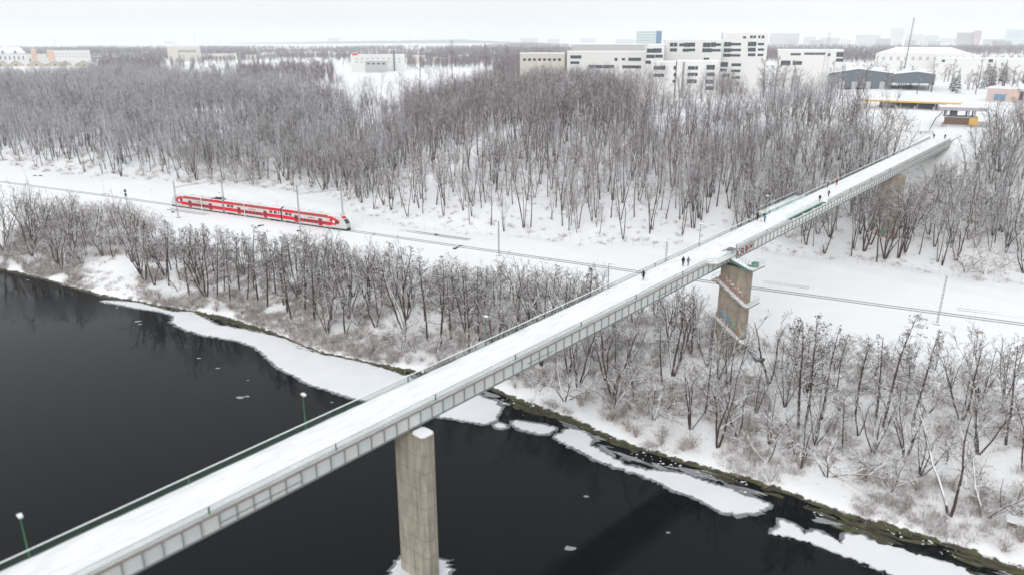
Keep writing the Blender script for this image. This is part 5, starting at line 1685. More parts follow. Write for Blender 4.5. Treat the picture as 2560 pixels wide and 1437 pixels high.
def fr_reg(px):
    return 0 if px < 430 else (1 if px < 740 else (2 if px < 1000 else (3 if px < 1400 else (4 if px < 1900 else 5))))
FL = ['slender bare tree on the forest slope behind the open snow left of the train', 'slender bare tree on the forest slope behind the train', 'slender bare tree at the forest corner behind the nose of the train', 'slender bare tree on the slope behind the short second track', 'slender bare tree on the slope between the lone mast and the bridge', 'slender bare tree on the slope right of and under the bridge']
in_view = [c for c in cand if -20 < c[5] < 2580]
ind = in_view[:300]
ids = set(id(c) for c in ind)
for c in ind:
    dd, x, y, z, sc_, px, py = c
    k = fr_reg(px)
    v_ = rnd.randrange(8)
    o_ = plant('frost' if rnd.random() < frosty(px) else 'forest', v_, 'forest_tree', x, y, sc_, rnd.random() * 6.28, FL[k], 'tree', FL[k] + ' (front part of the wood)', (rnd.gauss(0, .035), rnd.gauss(0, .035)), z=z)
    u_, w_q = to_uw(x, y)
    RECS.append((o_, 'bare tree' if v_ in (0, 1, 4) else 'forked tree', 'tree', px, FOREST_BINS, 'at the forest edge ' if w_q - float(foot(u_)) < 20 else 'up the slope '))
rest_ = [c for c in cand if id(c) not in ids]
# wider, snow dusted trees mixed into the slope
nw_ = 0
for i in range(6000):
    if nw_ >= 230: break
    if rnd.random() < .68: u = rnd.uniform(88, 235)
    else: u = rnd.uniform(-150, 10)
    wf = float(foot(u)); d_ = rnd.uniform(2, 95 if u > 60 else 55)
    w = wf + d_
    x, y = to_xy(u, w); z = hxy(x, y)
    px, py, dd = proj((x, y, z))
    if not (-20 < px < 2600) or py < 300: continue
    if px < 1000 and not (430 < px < 980): continue
    if 1000 < px < 1840: continue
    s, t = bridge_st(x, y)
    sc_ = rnd.uniform(.85, 1.45)
    key = 'forked' if rnd.random() < .72 else 'willow'
    if under_bridge(x, y, z, NOM[key] * sc_ * 1.1) or (170 < s < 225 and -9 < t < 16): continue
    
    if not clear_of(x, y, 3.0): continue
    taken.append((x, y, 3.0)); nw_ += 1
    v_ = rnd.randrange(6)
    o_ = plant(key, v_, 'slope_tree', x, y, sc_, rnd.random() * 6.28, 'x', 'tree', 'wide snow dusted trees on the forest slope', (rnd.gauss(0, .05), rnd.gauss(0, .05)), z=z)
    RECS.append((o_, 'wide ' + ('forked' if key == 'forked' else 'arching') + ' tree', 'tree', px, FOREST_BINS, 'at the forest edge ' if d_ < 20 else 'up the slope '))
print('forest', len(cand), 'belt', cnt)
JOIN_REV = True
def gn_scatter(name, pts, protos, kind_label):
    """one mass of many plants: points of a mesh, each drawn as one of the prototypes"""
    me = bpy.data.meshes.new(name)
    me.from_pydata([(p[0], p[1], p[2]) for p in pts], [], [])
    a = me.attributes.new('rot', 'FLOAT_VECTOR', 'POINT'); a.data.foreach_set('vector', np.array([p[4] for p in pts], np.float32).ravel())
    a = me.attributes.new('scl', 'FLOAT', 'POINT'); a.data.foreach_set('value', np.array([p[3] for p in pts], np.float32))
    a = me.attributes.new('idx', 'INT', 'POINT'); a.data.foreach_set('value', np.array([p[5] for p in pts], np.int32))
    o = link(name, me)
    ng = bpy.data.node_groups.new(name, 'GeometryNodeTree')
    ng.interface.new_socket('Geometry', in_out='INPUT', socket_type='NodeSocketGeometry')
    ng.interface.new_socket('Geometry', in_out='OUTPUT', socket_type='NodeSocketGeometry')
    N = ng.nodes.new; K = ng.links.new
    gi = N('NodeGroupInput'); go = N('NodeGroupOutput')
    m2p = N('GeometryNodeMeshToPoints')
    K(gi.outputs[0], m2p.inputs['Mesh'])
    iop = N('GeometryNodeInstanceOnPoints')
    K(m2p.outputs[0], iop.inputs['Points'])
    jo = N('GeometryNodeJoinGeometry')
    for po in protos:
        oi = N('GeometryNodeObjectInfo'); oi.inputs['Object'].default_value = po
        gti = N('GeometryNodeGeometryToInstance')
        K(oi.outputs['Geometry'], gti.inputs[0]); K(gti.outputs[0], jo.inputs[0])
    K(jo.outputs[0], iop.inputs['Instance'])
    iop.inputs['Pick Instance'].default_value = True
    def na(nm, ty):
        q = N('GeometryNodeInputNamedAttribute'); q.data_type = ty; q.inputs['Name'].default_value = nm
        return [s_ for s_ in q.outputs if s_.enabled and s_.name == 'Attribute'][0]
    K(na('idx', 'INT'), iop.inputs['Instance Index'])
    K(na('scl', 'FLOAT'), iop.inputs['Scale'])
    e2r = N('FunctionNodeEulerToRotation')
    K(na('rot', 'FLOAT_VECTOR'), e2r.inputs[0]); K(e2r.outputs[0], iop.inputs['Rotation'])
    K(iop.outputs[0], go.inputs[0])
    md = o.modifiers.new('scatter', 'NODES'); md.node_group = ng
    tag(o, kind_label, kind='stuff')
    return o
def joined(key):
    out = []
    for tm, cm in PROTO[key]:
        bm = bmesh.new(); bm.from_mesh(tm); n0 = len(bm.faces); bm.from_mesh(cm)
        bm.faces.ensure_lookup_table()
        nm_ = len(tm.materials)
        for f in bm.faces[n0:]: f.material_index = nm_ + f.material_index
        me = bpy.data.meshes.new(key + '_whole'); bm.to_mesh(me); bm.free()
        for mt in list(tm.materials) + list(cm.materials): me.materials.append(mt)
        out.append(bpy.data.objects.new(key + '_source', me))
    return out
src_f = joined('forest') + joined('frost'); src_t = joined('tuft'); src_p = joined('farwood')
gn_scatter('forest', [(x, y, z, sc_, (rnd.gauss(0, .04), rnd.gauss(0, .04), rnd.random() * 6.28), rnd.randrange(8) + (8 if rnd.random() < (1 - frosty(px) if JOIN_REV else frosty(px)) else 0)) for dd, x, y, z, sc_, px, py in rest_], src_f, 'bare grey wood covering the slope behind the railway')
# undergrowth
ug = []
for i in range(11500):
    u = rnd.uniform(-104, 215); ws = float(shore(u))
    f = rnd.random() ** 1.25
    w = ws + .6 + f * np.interp(u, [-100, 40, 100, 200], [26, 30, 40, 40])
    x, y = to_xy(u, w); z = hxy(x, y)
    px, py, dd = proj((x, y, z))
    if not (-40 < px < 2600 and py < 1450): continue
    if 205 < px < 345 and 640 < py < 745 and rnd.random() < .9: continue
    if px > 1900 and rnd.random() < .22 * (1 + f): continue
    if (math.sin(x * .35) + math.sin(y * .41 + 1) + math.sin((x + y) * .17)) < -.6: continue
    s, t = bridge_st(x, y)
    ug.append((x, y, z - .05, rnd.uniform(.25, .85) * (1.3 if rnd.random() < .15 else 1), (rnd.gauss(0, .2), rnd.gauss(0, .2), rnd.random() * 6.28), rnd.randrange(5)))
for i in range(2600):
    u = rnd.uniform(-260, 215); wf = float(foot(u)); f = rnd.random()
    w = wf - 3 + f * 75
    x, y = to_xy(u, w); z = hxy(x, y)
    px, py, dd = proj((x, y, z))
    if not (-40 < px < 2600): continue
    ug.append((x, y, z - .05, rnd.uniform(.15, .7) * (1.6 if px < 760 else 1), (rnd.gauss(0, .2), rnd.gauss(0, .2), rnd.random() * 6.28), rnd.randrange(5)))
give_labels()
gn_scatter('undergrowth', ug, src_t, 'brown twigs and snowy undergrowth on the bank and at the forest foot')
# ------------------------------------------------------------------ town on the plateau
M['bwhite'] = mat('white render', (.68, .68, .67), .8, .2)
M['bcream'] = mat('cream render', (.60, .57, .52), .8, .2)
M['bgrey'] = mat('grey render', (.42, .42, .42), .8, .2)
M['bblue'] = mat('blue glass front', (.14, .24, .36), .25, .5)
M['bpale'] = mat('pale glass front', (.42, .50, .52), .3, .5)
M['bpink'] = mat('pinkish render', (.50, .42, .40), .8, .2)
M['borange'] = mat('orange render', (.66, .45, .36), .8, .2)
M['byellow'] = mat('ochre render', (.55, .47, .36), .8, .2)
M['bbrown'] = mat('brown boards', (.15, .105, .08), .8, .2)
M['hall'] = mat('slate blue cladding', (.12, .145, .165), .7, .3)
M['yellow'] = mat('yellow canopy edge', (.62, .37, .09), .6, .3)
M['winb'] = mat('window glass', (.035, .05, .065), .2, .6)
M['frame'] = mat('window frame', (.25, .26, .27), .6, .3)
class Facade:
    """a vertical facade standing at distance D, turned by yaw; picture rectangles are measured on its plane"""
    def __init__(self, name, label, cat, D, xc, yaw=0.0, zb=None, group=None):
        r = ray(xc, 300)
        self.x, self.y = r[0] / r[1] * D, D
        self.zb = hxy(self.x, self.y) if zb is None else zb
        self.a = -math.atan2(self.x, self.y) + yaw
        self.e = empty(name, (self.x, self.y, self.zb), self.a, label, cat, group)
        self.n = np.array([-math.sin(self.a), math.cos(self.a), 0]) ; self.t = np.array([math.cos(self.a), math.sin(self.a), 0])
    def loc(self, px, py):
        r = ray(px, py); o = np.array([self.x, self.y, 0])
        k = (o @ self.n) / (r @ self.n)
        P = r * k; P[2] += CZ
        return float((P - o) @ self.t), float(P[2] - self.zb)
    def block(self, x0, x1, ytop, depth, m, name='wall', off=0.0, zlo=-1.5, snow=True, ylow=None):
        a, z = self.loc(x0, ytop); b_, _ = self.loc(x1, ytop)
        if ylow is not None: zlo = self.loc(x0, ylow)[1]
        mb = MB(); mb.box(a, b_, off, off + depth, zlo, z)
        o = mb.build(name, m, self.e)
        if snow:
            s = MB(); s.box(a - .12, b_ + .12, off - .12, off + depth + .1, z + .003, z + .55)
            s.build('roof_snow', M['snow'], self.e)
        return o
    def win(self, rects, m=None, off=0.0, mull=0):
        for x0, x1, y0, y1 in rects:
            a, z1 = self.loc(x0, y0); b_, z0 = self.loc(x1, y1)
            mb = MB(); mb.box(a, b_, off - .06, off + .1, z0, z1)
            w = mb.build('window', m or M['winb'], self.e)
            fb = MB()
            fb.box(a - .1, b_ + .1, off - .12, off - .062, z0 - .12, z0); 
            n = max(1, int((b_ - a) / 1.5))
            for i in range(1, n): 
                q = a + (b_ - a) * i / n
                fb.box(q - .06, q + .06, off - .11, off - .062, z0, z1)
            fb.build('frame', M['frame'], w)
    def grid(self, x0, x1, y0, y1, nx, ny, fw=.6, fh=.5, m=None, off=0.0):
        for j in range(ny):
            for i in range(nx):
                a = x0 + (x1 - x0) * (i + .5 - fw / 2) / nx; c = x0 + (x1 - x0) * (i + .5 + fw / 2) / nx
                d = y0 + (y1 - y0) * (j + .5 - fh / 2) / ny; e_ = y0 + (y1 - y0) * (j + .5 + fh / 2) / ny
                p, z1 = self.loc(a, d); q, z0 = self.loc(c, e_)
                mb = MB(); mb.box(p, q, off - .05, off + .1, z0, z1); mb.build('window', m or M['winb'], self.e)
def fromz(x0, y0, sx, sy, rects):
    return [(x0 + a / sx, x0 + c / sx, y0 + b_ / sy, y0 + d / sy) for a, c, b_, d in rects]
# white apartments (rects measured in a crop that starts at 1560,60 with scale 6.4)
Z = lambda *r: fromz(1560, 60, 6.4, 6.4, r)
f = Facade('apartment_building', 'tall white apartment block, rear right part of the white apartment complex', 'building', 470, 1860, .10)
f.block(1808, 1922, 84, 16, M['bwhite'])
f.win(Z((1605, 1710, 295, 365), (1715, 1870, 308, 348), (1600, 1710, 395, 455), (1715, 1870, 402, 440), (1590, 1700, 480, 530), (1705, 1860, 488, 525), (1985, 2115, 290, 360), (2145, 2240, 308, 345), (1985, 2105, 385, 445), (2145, 2240, 395, 432), (1985, 2100, 475, 520), (2140, 2225, 482, 518), (1905, 1955, 200, 235), (2020, 2060, 190, 232), (2075, 2110, 190, 232), (2150, 2180, 190, 232), (2205, 2245, 190, 232), (1525, 1660, 615, 690), (1720, 1870, 635, 680), (1530, 1640, 720, 765), (1715, 1860, 735, 775), (1720, 1850, 840, 880), (1790, 1840, 930, 985), (1580, 1680, 800, 850)))
f = Facade('apartment_building', 'white apartment block in the middle rear of the white complex, below a stepped roof', 'building', 462, 1735, .08)
f.block(1662, 1806, 101, 14, M['bwhite'])
f.win(Z((735, 785, 305, 365), (795, 850, 305, 365), (885, 960, 315, 360), (965, 1060, 305, 370), (1065, 1135, 305, 365), (735, 845, 395, 445), (940, 1035, 400, 448), (1040, 1135, 398, 440), (1265, 1380, 305, 375), (1390, 1470, 300, 370), (1475, 1550, 315, 355), (1255, 1400, 395, 455), (1405, 1545, 405, 445), (1275, 1360, 545, 592)))
f = Facade('apartment_building', 'low white terrace block in front of the white apartment complex', 'building', 440, 1700, .05)
f.block(1628, 1690, 156, 12, M['bwhite']); f.block(1693, 1798, 154, 13, M['bwhite'], off=-.6)
f.win(Z((475, 560, 680, 735), (565, 660, 672, 735), (795, 880, 675, 735), (795, 870, 790, 840), (780, 880, 900, 945), (475, 640, 800, 850)))
f.win(Z((1025, 1130, 680, 735), (1140, 1180, 680, 735), (1020, 1120, 785, 835), (1130, 1175, 785, 835), (1010, 1160, 890, 950), (1320, 1450, 660, 735), (1315, 1445, 780, 840), (1310, 1430, 895, 960), (1310, 1430, 1000, 1060)), off=-.6)
mb = MB(); a, z = f.loc(1707, 156); mb.box(a, a + 1.2, -.9, -.6, -1, z); mb.build('stair_panel', M['frame'], f.e)
f = Facade('apartment_building', 'white block with long dark window bands left of the tall apartments', 'building', 455, 1640, .05)
f.block(1618, 1661, 113, 12, M['bwhite'])
f.win(Z((370, 470, 400, 465), (475, 600, 395, 465), (360, 490, 495, 550), (500, 620, 495, 545), (345, 430, 590, 640)))
f = Facade('apartment_building', 'long low white building left of the white apartment complex, half behind trees', 'building', 480, 1560, .05)
f.block(1418, 1617, 131, 14, M['bwhite'])
S3 = lambda *r: fromz(1240, 60, 3.657, 3.657, r)
f.win(S3((680, 780, 290, 318), (680, 760, 345, 368), (850, 1080, 378, 408), (1210, 1325, 312, 340), (1155, 1325, 382, 408), (1085, 1110, 312, 340), (1150, 1180, 315, 335)))
f = Facade('low_building', 'cream low building with a snowy roof at the left end of the white complex', 'building', 500, 1360, .0)
f.block(1300, 1412, 135, 14, M['bcream']); f.grid(1305, 1405, 144, 156, 8, 1)
f = Facade('glass_tower', 'glass office block with a blue side rising behind the white apartments', 'building', 760, 1622, .0)
f.block(1592, 1640, 79, 20, M['bpale'], snow=False); f.block(1641, 1655, 78, 19, M['bblue'], snow=False, off=-.3)
for j in range(6):
    a, z1 = f.loc(1593, 84 + j * 7); b_, _ = f.loc(1639, 84 + j * 7)
    mb = MB(); mb.box(a, b_, -.2, -.02, z1 - .5, z1); mb.build('floor_band', M['white'], f.e)
f = Facade('shop_hall', 'long low hall with a snowy roof behind the long white building', 'building', 620, 1520, .0)
f.block(1432, 1612, 112, 30, M['bgrey'])
# right of the apartments
f = Facade('school_building', 'cream two storey building behind the lattice pylon', 'building', 520, 2025, .05)
f.block(1945, 2110, 126, 16, M['bwhite'])
f.win(fromz(1900, 20, 3.782, 3.782, [(290, 385, 430, 450), (420, 520, 425, 445), (525, 615, 425, 445), (640, 665, 432, 458), (725, 785, 420, 465), (200, 285, 500, 545), (310, 395, 505, 540), (720, 780, 480, 510)]))
f = Facade('sports_hall', 'big white hall with a wide snowy roof behind the tall mast', 'building', 640, 2300, .0)
f.block(2190, 2432, 134, 30, M['bwhite'], snow=False)
a, z = f.loc(2190, 134); b_, _ = f.loc(2432, 134); c_, zt_ = f.loc(2240, 119); d_, _ = f.loc(2380, 119)
mb = MB(); mb.hexa([(a, -.5, z), (b_, -.5, z), (b_, 31, z), (a, 31, z)], [(c_, 6, zt_), (d_, 6, zt_), (d_, 26, zt_), (c_, 26, zt_)]); mb.build('hipped_roof', M['snow'], f.e)
f.grid(2200, 2420, 138, 156, 12, 1, .3, .5, M['bgrey'])
f = Facade('long_hall', 'long white flat hall at the right behind the sports hall', 'building', 600, 2480, .0)
f.block(2340, 2600, 146, 25, M['bwhite']); f.win([(2355, 2362, 150, 156), (2472, 2482, 149, 156)])
# gabled dark halls
f = Facade('warehouse', 'dark slate warehouse with two snowy gables behind the yellow canopy', 'building', 500, 2210, .0)
def gable(x0, xp, x1, ye, yp, yb, D_, name='wall'):
    a, z0 = f.loc(x0, ye); p, zp_ = f.loc(xp, yp); b2, z2 = f.loc(x1, ye); _, zb_ = f.loc(x0, yb)
    mb = MB()
    v = [(a, 0, zb_), (b2, 0, zb_), (b2, 0, z2), (p, 0, zp_), (a, 0, z0)]
    mb.add(v + [(x, D_, z) for x, _, z in v], [(0, 1, 2, 3, 4), (9, 8, 7, 6, 5), (0, 5, 6, 1), (1, 6, 7, 2), (4, 9, 5, 0)])
    mb.build(name, M['hall'], f.e)
    rb_ = MB()
    for (q, r_) in (((a, z0), (p, zp_)), ((p, zp_), (b2, z2))):
        rb_.hexa([(q[0], -.4, q[1] + .02), (q[0], D_ + .3, q[1] + .02), (q[0], D_ + .3, q[1] + .6), (q[0], -.4, q[1] + .6)], [(r_[0], -.4, r_[1] + .02), (r_[0], D_ + .3, r_[1] + .02), (r_[0], D_ + .3, r_[1] + .6), (r_[0], -.4, r_[1] + .6)])
    rb_.build('snowy_roof', M['snow'], f.e)
gable(2072, 2148, 2232, 184, 173, 220, 60); gable(2233, 2292, 2340, 186, 180, 208, 60)
for q in (2100, 2130, 2165, 2200):
    a, z0 = f.loc(q, 205)
    mb = MB(); mb.box(a, a + 3, -.08, 0, -1, z0); mb.build('door', M['bgrey'], f.e)
# canopy of the filling station
f = Facade('station_canopy', 'long snowy canopy with a yellow edge above a dark forecourt', 'canopy', 362, 2290, -.06)
a, z = f.loc(2150, 249); b_, _ = f.loc(2404, 249)
mb = MB(); mb.box(a, b_, 0, 11, z - .75, z); mb.build('roof', M['bwhite'], f.e)
mb = MB(); mb.box(a - .1, b_ + .1, -.12, -.01, z - .8, z - .05); mb.box(b_ + .01, b_ + .14, -.1, 11, z - .8, z + .5); mb.build('yellow_edge', M['yellow'], f.e)
mb = MB(); mb.box(a - .1, b_ + .1, -.1, 11.1, z + .004, z + .7); mb.build('roof_snow', M['snow'], f.e)
for i in range(6):
    q = a + 3 + (b_ - a - 6) * i / 5
    mb = MB(); mb.box(q - .25, q + .25, 4.5, 5.1, -1, z - .75); mb.build('column', M['bgrey'], f.e)
mb = MB(); mb.box(a + 8, b_ - 6, 8.5, 11, -1, z - .76); mb.build('shop_front', M['hall'], f.e)
for i in range(4):
    q = a + 8 + i * 8
    mb = MB(); mb.box(q - .5, q + .5, 3.6, 4.3, -1, .9 + .4); mb.build('fuel_pump', M['bpink'], f.e)
# pavilion at the head of the bridge
f = Facade('entrance_pavilion', 'open concrete pavilion with flat snowy roof and brown parapet at the bridge head', 'pavilion', 292, 2415, .12)
a, z1 = f.loc(2349, 268); b_, _ = f.loc(2470, 268); _, z0 = f.loc(2349, 276)
M['roofc'] = mat('roof concrete', (.36, .35, .37), .8, .2)
mb = MB(); mb.box(a, b_, 0, 9, z0, z1); mb.build('roof_slab', M['roofc'], f.e)
mb = MB(); mb.box(a + .1, b_ - .1, .1, 8.9, z1 + .003, z1 + .3); mb.build('roof_snow', M['snow'], f.e)
zf = f.loc(2360, 292)[1]; zg = f.loc(2360, 311)[1]; zh = f.loc(2360, 333)[1]
for px in (2368, 2424, 2440):
    for y in (1.2, 7.5):
        q = f.loc(px, 280)[0]
        mb = MB(); mb.box(q - .28, q + .28, y, y + .5, zf, z0); mb.build('column', M['roofc'], f.e)
q0, q1 = f.loc(2361, 300)[0], f.loc(2446, 300)[0]
mb = MB(); mb.box(q0, q1, .8, 8.5, zf - .3, zf); mb.build('floor_slab', M['roofc'], f.e)
q2 = f.loc(2424, 300)[0]
mb = MB(); mb.box(q0, q2, .7, 1.1, zg, zf - .31); mb.build('brown_parapet', M['bbrown'], f.e)
mb = MB(); mb.box(q2 + .02, q1, .6, 1.1, zg, zf - .31); mb.build('orange_corner', M['yellow'], f.e)
q3, q4 = f.loc(2367, 320)[0], f.loc(2418, 320)[0]
mb = MB(); mb.box(q3, q4, 1.6, 2.0, zh - 1, zg); mb.build('white_wall', M['bwhite'], f.e)
mb = MB(); mb.box(q0, q3 - .02, 1.2, 8, zh - 1.5, zg - .01); mb.box(q4 + .02, q1, 1.2, 8, zh - 1.5, zg - .01); mb.build('side_wall', M['bpink'], f.e)
mb = MB(); q = f.loc(2378, 285)[0]; q5 = f.loc(2396, 285)[0]; mb.box(q, q5, 3, 5.5, zf, z0 - .4); mb.build('kiosk', M['hall'], f.e)
mb = MB(); q5 = f.loc(2488, 300)[0]; mb.box(q1 + .02, q5, 2, 3, zh - 1.5, zg + 1.2); mb.build('wing_wall', M['bgrey'], f.e)
# stair rails beside the pavilion
def handrail(pts, label):
    P = [gp(x, y) for x, y in pts]
    e = empty('handrail', tuple(P[0]), 0, label, 'handrail')
    mb = MB()
    for p, q in zip(P, P[1:]):
        p = p - P[0]; q = q - P[0]
        mb.bar(tuple(p + [0, 0, 1.0]), tuple(q + [0, 0, 1.0]), .14); mb.bar(tuple(p + [0, 0, .5]), tuple(q + [0, 0, .5]), .1)
    mb.build('rail', M['dark'], e)
    for p in P:
        p = p - P[0]
        mb = MB(); mb.bar(tuple(p), tuple(p + [0, 0, 1.0]), .12); mb.build('post', M['dark'], e)
handrail([(2324, 328), (2338, 302), (2356, 285)], 'dark handrail of the snowy steps left of the pavilion')
handrail([(2465, 324), (2480, 300), (2488, 291)], 'dark handrail of the snowy steps right of the pavilion')
handrail([(2212, 322), (2238, 331)], 'dark handrail on the snow left of the bridge head'); handrail([(2300, 336), (2332, 338)], 'dark handrail where the bridge railing ends')
# low pink building, blue panel
f = Facade('pink_shop', 'low pinkish building with a blue panel at the right edge beyond the pavilion', 'building', 400, 2520, -.1)
f.block(2470, 2590, 221, 12, M['bpink']); f.win([(2486, 2512, 236, 252)], M['bblue']); f.win([(2525, 2548, 232, 248)], M['borange']); f.win([(2550, 2556, 230, 250)])
# masts
def far_mast(px, py, top, D, label, name, w, m, kind='pole'):
    r = ray(px, 300); x, y = r[0] / r[1] * D, D
    b_ = np.array([x, y, hxy(x, y)]); h = mtop_(b_, top)
    if kind == 'pole':
        e = empty(name, tuple(b_), 0, label, 'mast')
        mb = MB(); mb.tube((0, 0, -1), (0, 0, h * .72), w, w * .8, 10); mb.build('lower_shaft', m, e)
        mb = MB(); mb.tube((0, 0, h * .72 + .002), (0, 0, h), w * 1.15, w * 1.0, 10); mb.build('antenna_top', M['bgrey'], e)
        return e
    return lattice(name, b_, h, label, 'pylon', None, w, w * .25, m, False)
def mtop_(b_, top): return min(np.arange(2, 140, .4), key=lambda h: abs(proj(b_ + np.array([0, 0, h]))[1] - top))
e = far_mast(2240, 160, 45, 560, 'tall grey antenna mast rising above the snowy hall roofs', 'antenna_mast', .5, M['frame'])
e.rotation_euler = (0, R(2.0), 0)
far_mast(2047, 235, 82, 430, 'pale lattice pylon among the trees right of the white apartments', 'lattice_pylon', 3.6, M['metal'], 'lat')
# far left buildings
f = Facade('large_house', 'white house with a steep snowy roof and two dormers at the far left', 'building', 1250, 20, .0)
f.block(-40, 66, 136, 16, M['bwhite'], snow=False); f.grid(-38, 64, 138, 153, 9, 1, .4, .6)
a, z = f.loc(-40, 135); b_, _ = f.loc(66, 135); _, zt_ = f.loc(0, 119)
mb = MB(); mb.hexa([(a, -.5, z), (b_, -.5, z), (b_, 17, z), (a, 17, z)], [(a, 6, zt_), (b_ - 7, 6, zt_), (b_ - 7, 11, zt_), (a, 11, zt_)]); mb.build('snowy_roof', M['snow'], f.e)
for px in (6, 37):
    q = f.loc(px, 130)[0]; z_ = f.loc(px, 134)[1]; zq = f.loc(px, 126)[1]
    mb = MB(); mb.add([(q - 2.2, -.6, z_), (q + 2.2, -.6, z_), (q, -.6, zq), (q - 2.2, 4, z_), (q + 2.2, 4, z_), (q, 4, zq)], [(0, 1, 2), (5, 4, 3), (0, 2, 5, 3), (1, 4, 5, 2)]); mb.build('dormer', M['hall'], f.e)
f = Facade('school_block', 'long white building with an orange end behind the row of gabled houses', 'building', 1300, 170, .0)
f.block(134, 224, 128, 14, M['bwhite']); f.block(116, 133, 127, 14, M['borange']); f.grid(136, 222, 132, 146, 10, 2, .5, .4, M['bgrey'])
f = Facade('low_building', 'pale low wing with an orange tower between the white house and the long white building', 'building', 1330, 95, .0)
f.block(66, 116, 137, 12, M['bwhite']); f.block(76, 89, 124, 8, M['borange'], off=-.5)
for i, (x0, xp, x1) in enumerate(((-18, 8, 20), (20, 37, 60), (66, 88, 116), (114, 134, 162), (150, 163, 178), (186, 207, 236))):
    f = Facade('gabled_house', ['ochre gabled house with snowy roof, leftmost of the row', 'ochre gabled house with snowy roof, second of the row', 'ochre gabled house with snowy roof, third of the row', 'ochre gabled house with snowy roof, fourth of the row', 'small gabled house set back in the row', 'pale gabled house with snowy roof, rightmost of the row'][i], 'house', 1200 + (i == 4) * 30, (x0 + x1) / 2, .0, group='row of gabled houses')
    a, z0 = f.loc(x0, 163); p, zp_ = f.loc(xp, 152); b2, _ = f.loc(x1, 163)
    mb = MB(); v = [(a, 0, -2), (b2, 0, -2), (b2, 0, z0), (p, 0, zp_), (a, 0, z0)]
    mb.add(v + [(x, 14, z) for x, _, z in v], [(0, 1, 2, 3, 4), (9, 8, 7, 6, 5), (0, 5, 6, 1), (1, 6, 7, 2), (4, 9, 5, 0)]); mb.build('wall', M['byellow'], f.e)
    rb_ = MB()
    for (q, r_) in (((a - .8, z0 - .5), (p, zp_)), ((p, zp_), (b2 + .8, z0 - .5))):
        rb_.hexa([(q[0], -.6, q[1] + .02), (q[0], 14.5, q[1] + .02), (q[0], 14.5, q[1] + .8), (q[0], -.6, q[1] + .8)], [(r_[0], -.6, r_[1] + .02), (r_[0], 14.5, r_[1] + .02), (r_[0], 14.5, r_[1] + .8), (r_[0], -.6, r_[1] + .8)])
    rb_.build('snowy_roof', M['snow'], f.e)
    mb = MB()
    mb.bar((a - .8, -.7, z0 - .6), (p, -.7, zp_ - .05), .5, .5); mb.bar((p, -.7, zp_ - .05), (b2 + .8, -.7, z0 - .6), .5, .5); mb.build('gable_board', M['hall'], f.e)
    mb = MB(); mb.box((a + b2) / 2 - 1.2, (a + b2) / 2 + 1.2, -.06, .1, 1, 3.5); mb.build('window', M['winb'], f.e)
f = Facade('office_block', 'cream block with a ribbed front standing above the left forest', 'building', 1450, 460, .12)
f.block(420, 500, 118, 20, M['bcream']); f.grid(444, 490, 124, 134, 8, 1, .6, .6); f.grid(444, 490, 136, 158, 8, 3, .6, .45, M['bgrey'])
f = Facade('long_house', 'low white building with a snowy roof right of the cream block', 'building', 1500, 540, .0)
f.block(502, 592, 136, 14, M['bcream']); f.grid(510, 590, 140, 150, 9, 1)
f = Facade('red_roof_house', 'cream house with a red roofed end beyond the open snow field', 'building', 950, 930, .0)
f.block(876, 1012, 138, 14, M['bwhite']); f.block(880, 893, 134, 9, M['tred'], off=-.4, ylow=139); f.grid(885, 1005, 144, 160, 9, 2, .45, .45, M['bgrey'])
q = f.loc(984, 130)[0]; zc_ = f.loc(984, 126)[1]
mb = MB(); mb.box(q - .8, q + .8, -1.2, -.2, -1, zc_); mb.build('chimney', M['hall'], f.e)
f = Facade('annex_house', 'lower gabled annex in front of the red roofed house', 'building', 920, 935, .0)
f.block(912, 968, 152, 9, M['bgrey']); f.grid(915, 965, 156, 164, 4, 1)
DB = []; SB = []; HM = []
for (x0, x1, yt, D, m, sn) in ((655, 690, 133, 1150, 'bwhite', 1), (700, 745, 131, 1250, 'bgrey', 1), (755, 800, 131, 1200, 'bwhite', 1), (820, 850, 134, 1150, 'bcream', 1), (612, 640, 139, 1000, 'bcream', 1), (240, 262, 150, 860, 'bcream', 1), (330, 352, 142, 950, 'byellow', 1), (280, 300, 141, 1000, 'bwhite', 1), (388, 418, 166, 700, 'bwhite', 1), (270, 340, 170, 720, 'bwhite', 1), (712, 728, 163, 780, 'bwhite', 1), (1030, 1062, 140, 820, 'bcream', 1), (1150, 1175, 138, 900, 'bwhite', 1), (1185, 1200, 140, 900, 'bwhite', 1)):
    f = Facade('small_building', 'small snow roofed building far off among the trees on the plain', 'building', D * 1.5, (x0 + x1) / 2, rnd.gauss(0, .1), group='small far buildings on the plain')
    f.block(x0, x1, yt, 10, M[m]); SB.append((x0 + x1, f.e)); f.grid(x0 + 1, x1 - 1, yt + 3, yt + 9, 4, 1, .5, .5, M['bgrey'])
for i in range(34):
    D = rnd.uniform(900, 2300)
    cx = rnd.uniform(240, 1290) if i < 24 else rnd.uniform(1940, 2560)
    w_ = rnd.uniform(14, 46) * 1000 / D; r = ray(cx, 300); xx, yy = r[0] / r[1] * D, D
    if 830 < cx < 1240 and D < 1000: continue
    f = Facade('small_building', 'x', 'building', D, cx, rnd.gauss(0, .2), group='small far buildings on the plain')
    hgt = rnd.uniform(5, 11)
    yt = proj((xx, yy, f.zb + hgt))[1]
    f.block(cx - w_ / 2, cx + w_ / 2, yt, rnd.uniform(8, 16), M[rnd.choice(['bgrey', 'bcream', 'bpale', 'bgrey', 'hall', 'bpink'])])
    f.grid(cx - w_ / 2 + .6, cx + w_ / 2 - .6, yt + 1.5, yt + 5, max(2, int(w_ / 6)), 1, .5, .5)
    SB.append((2 * cx, f.e))
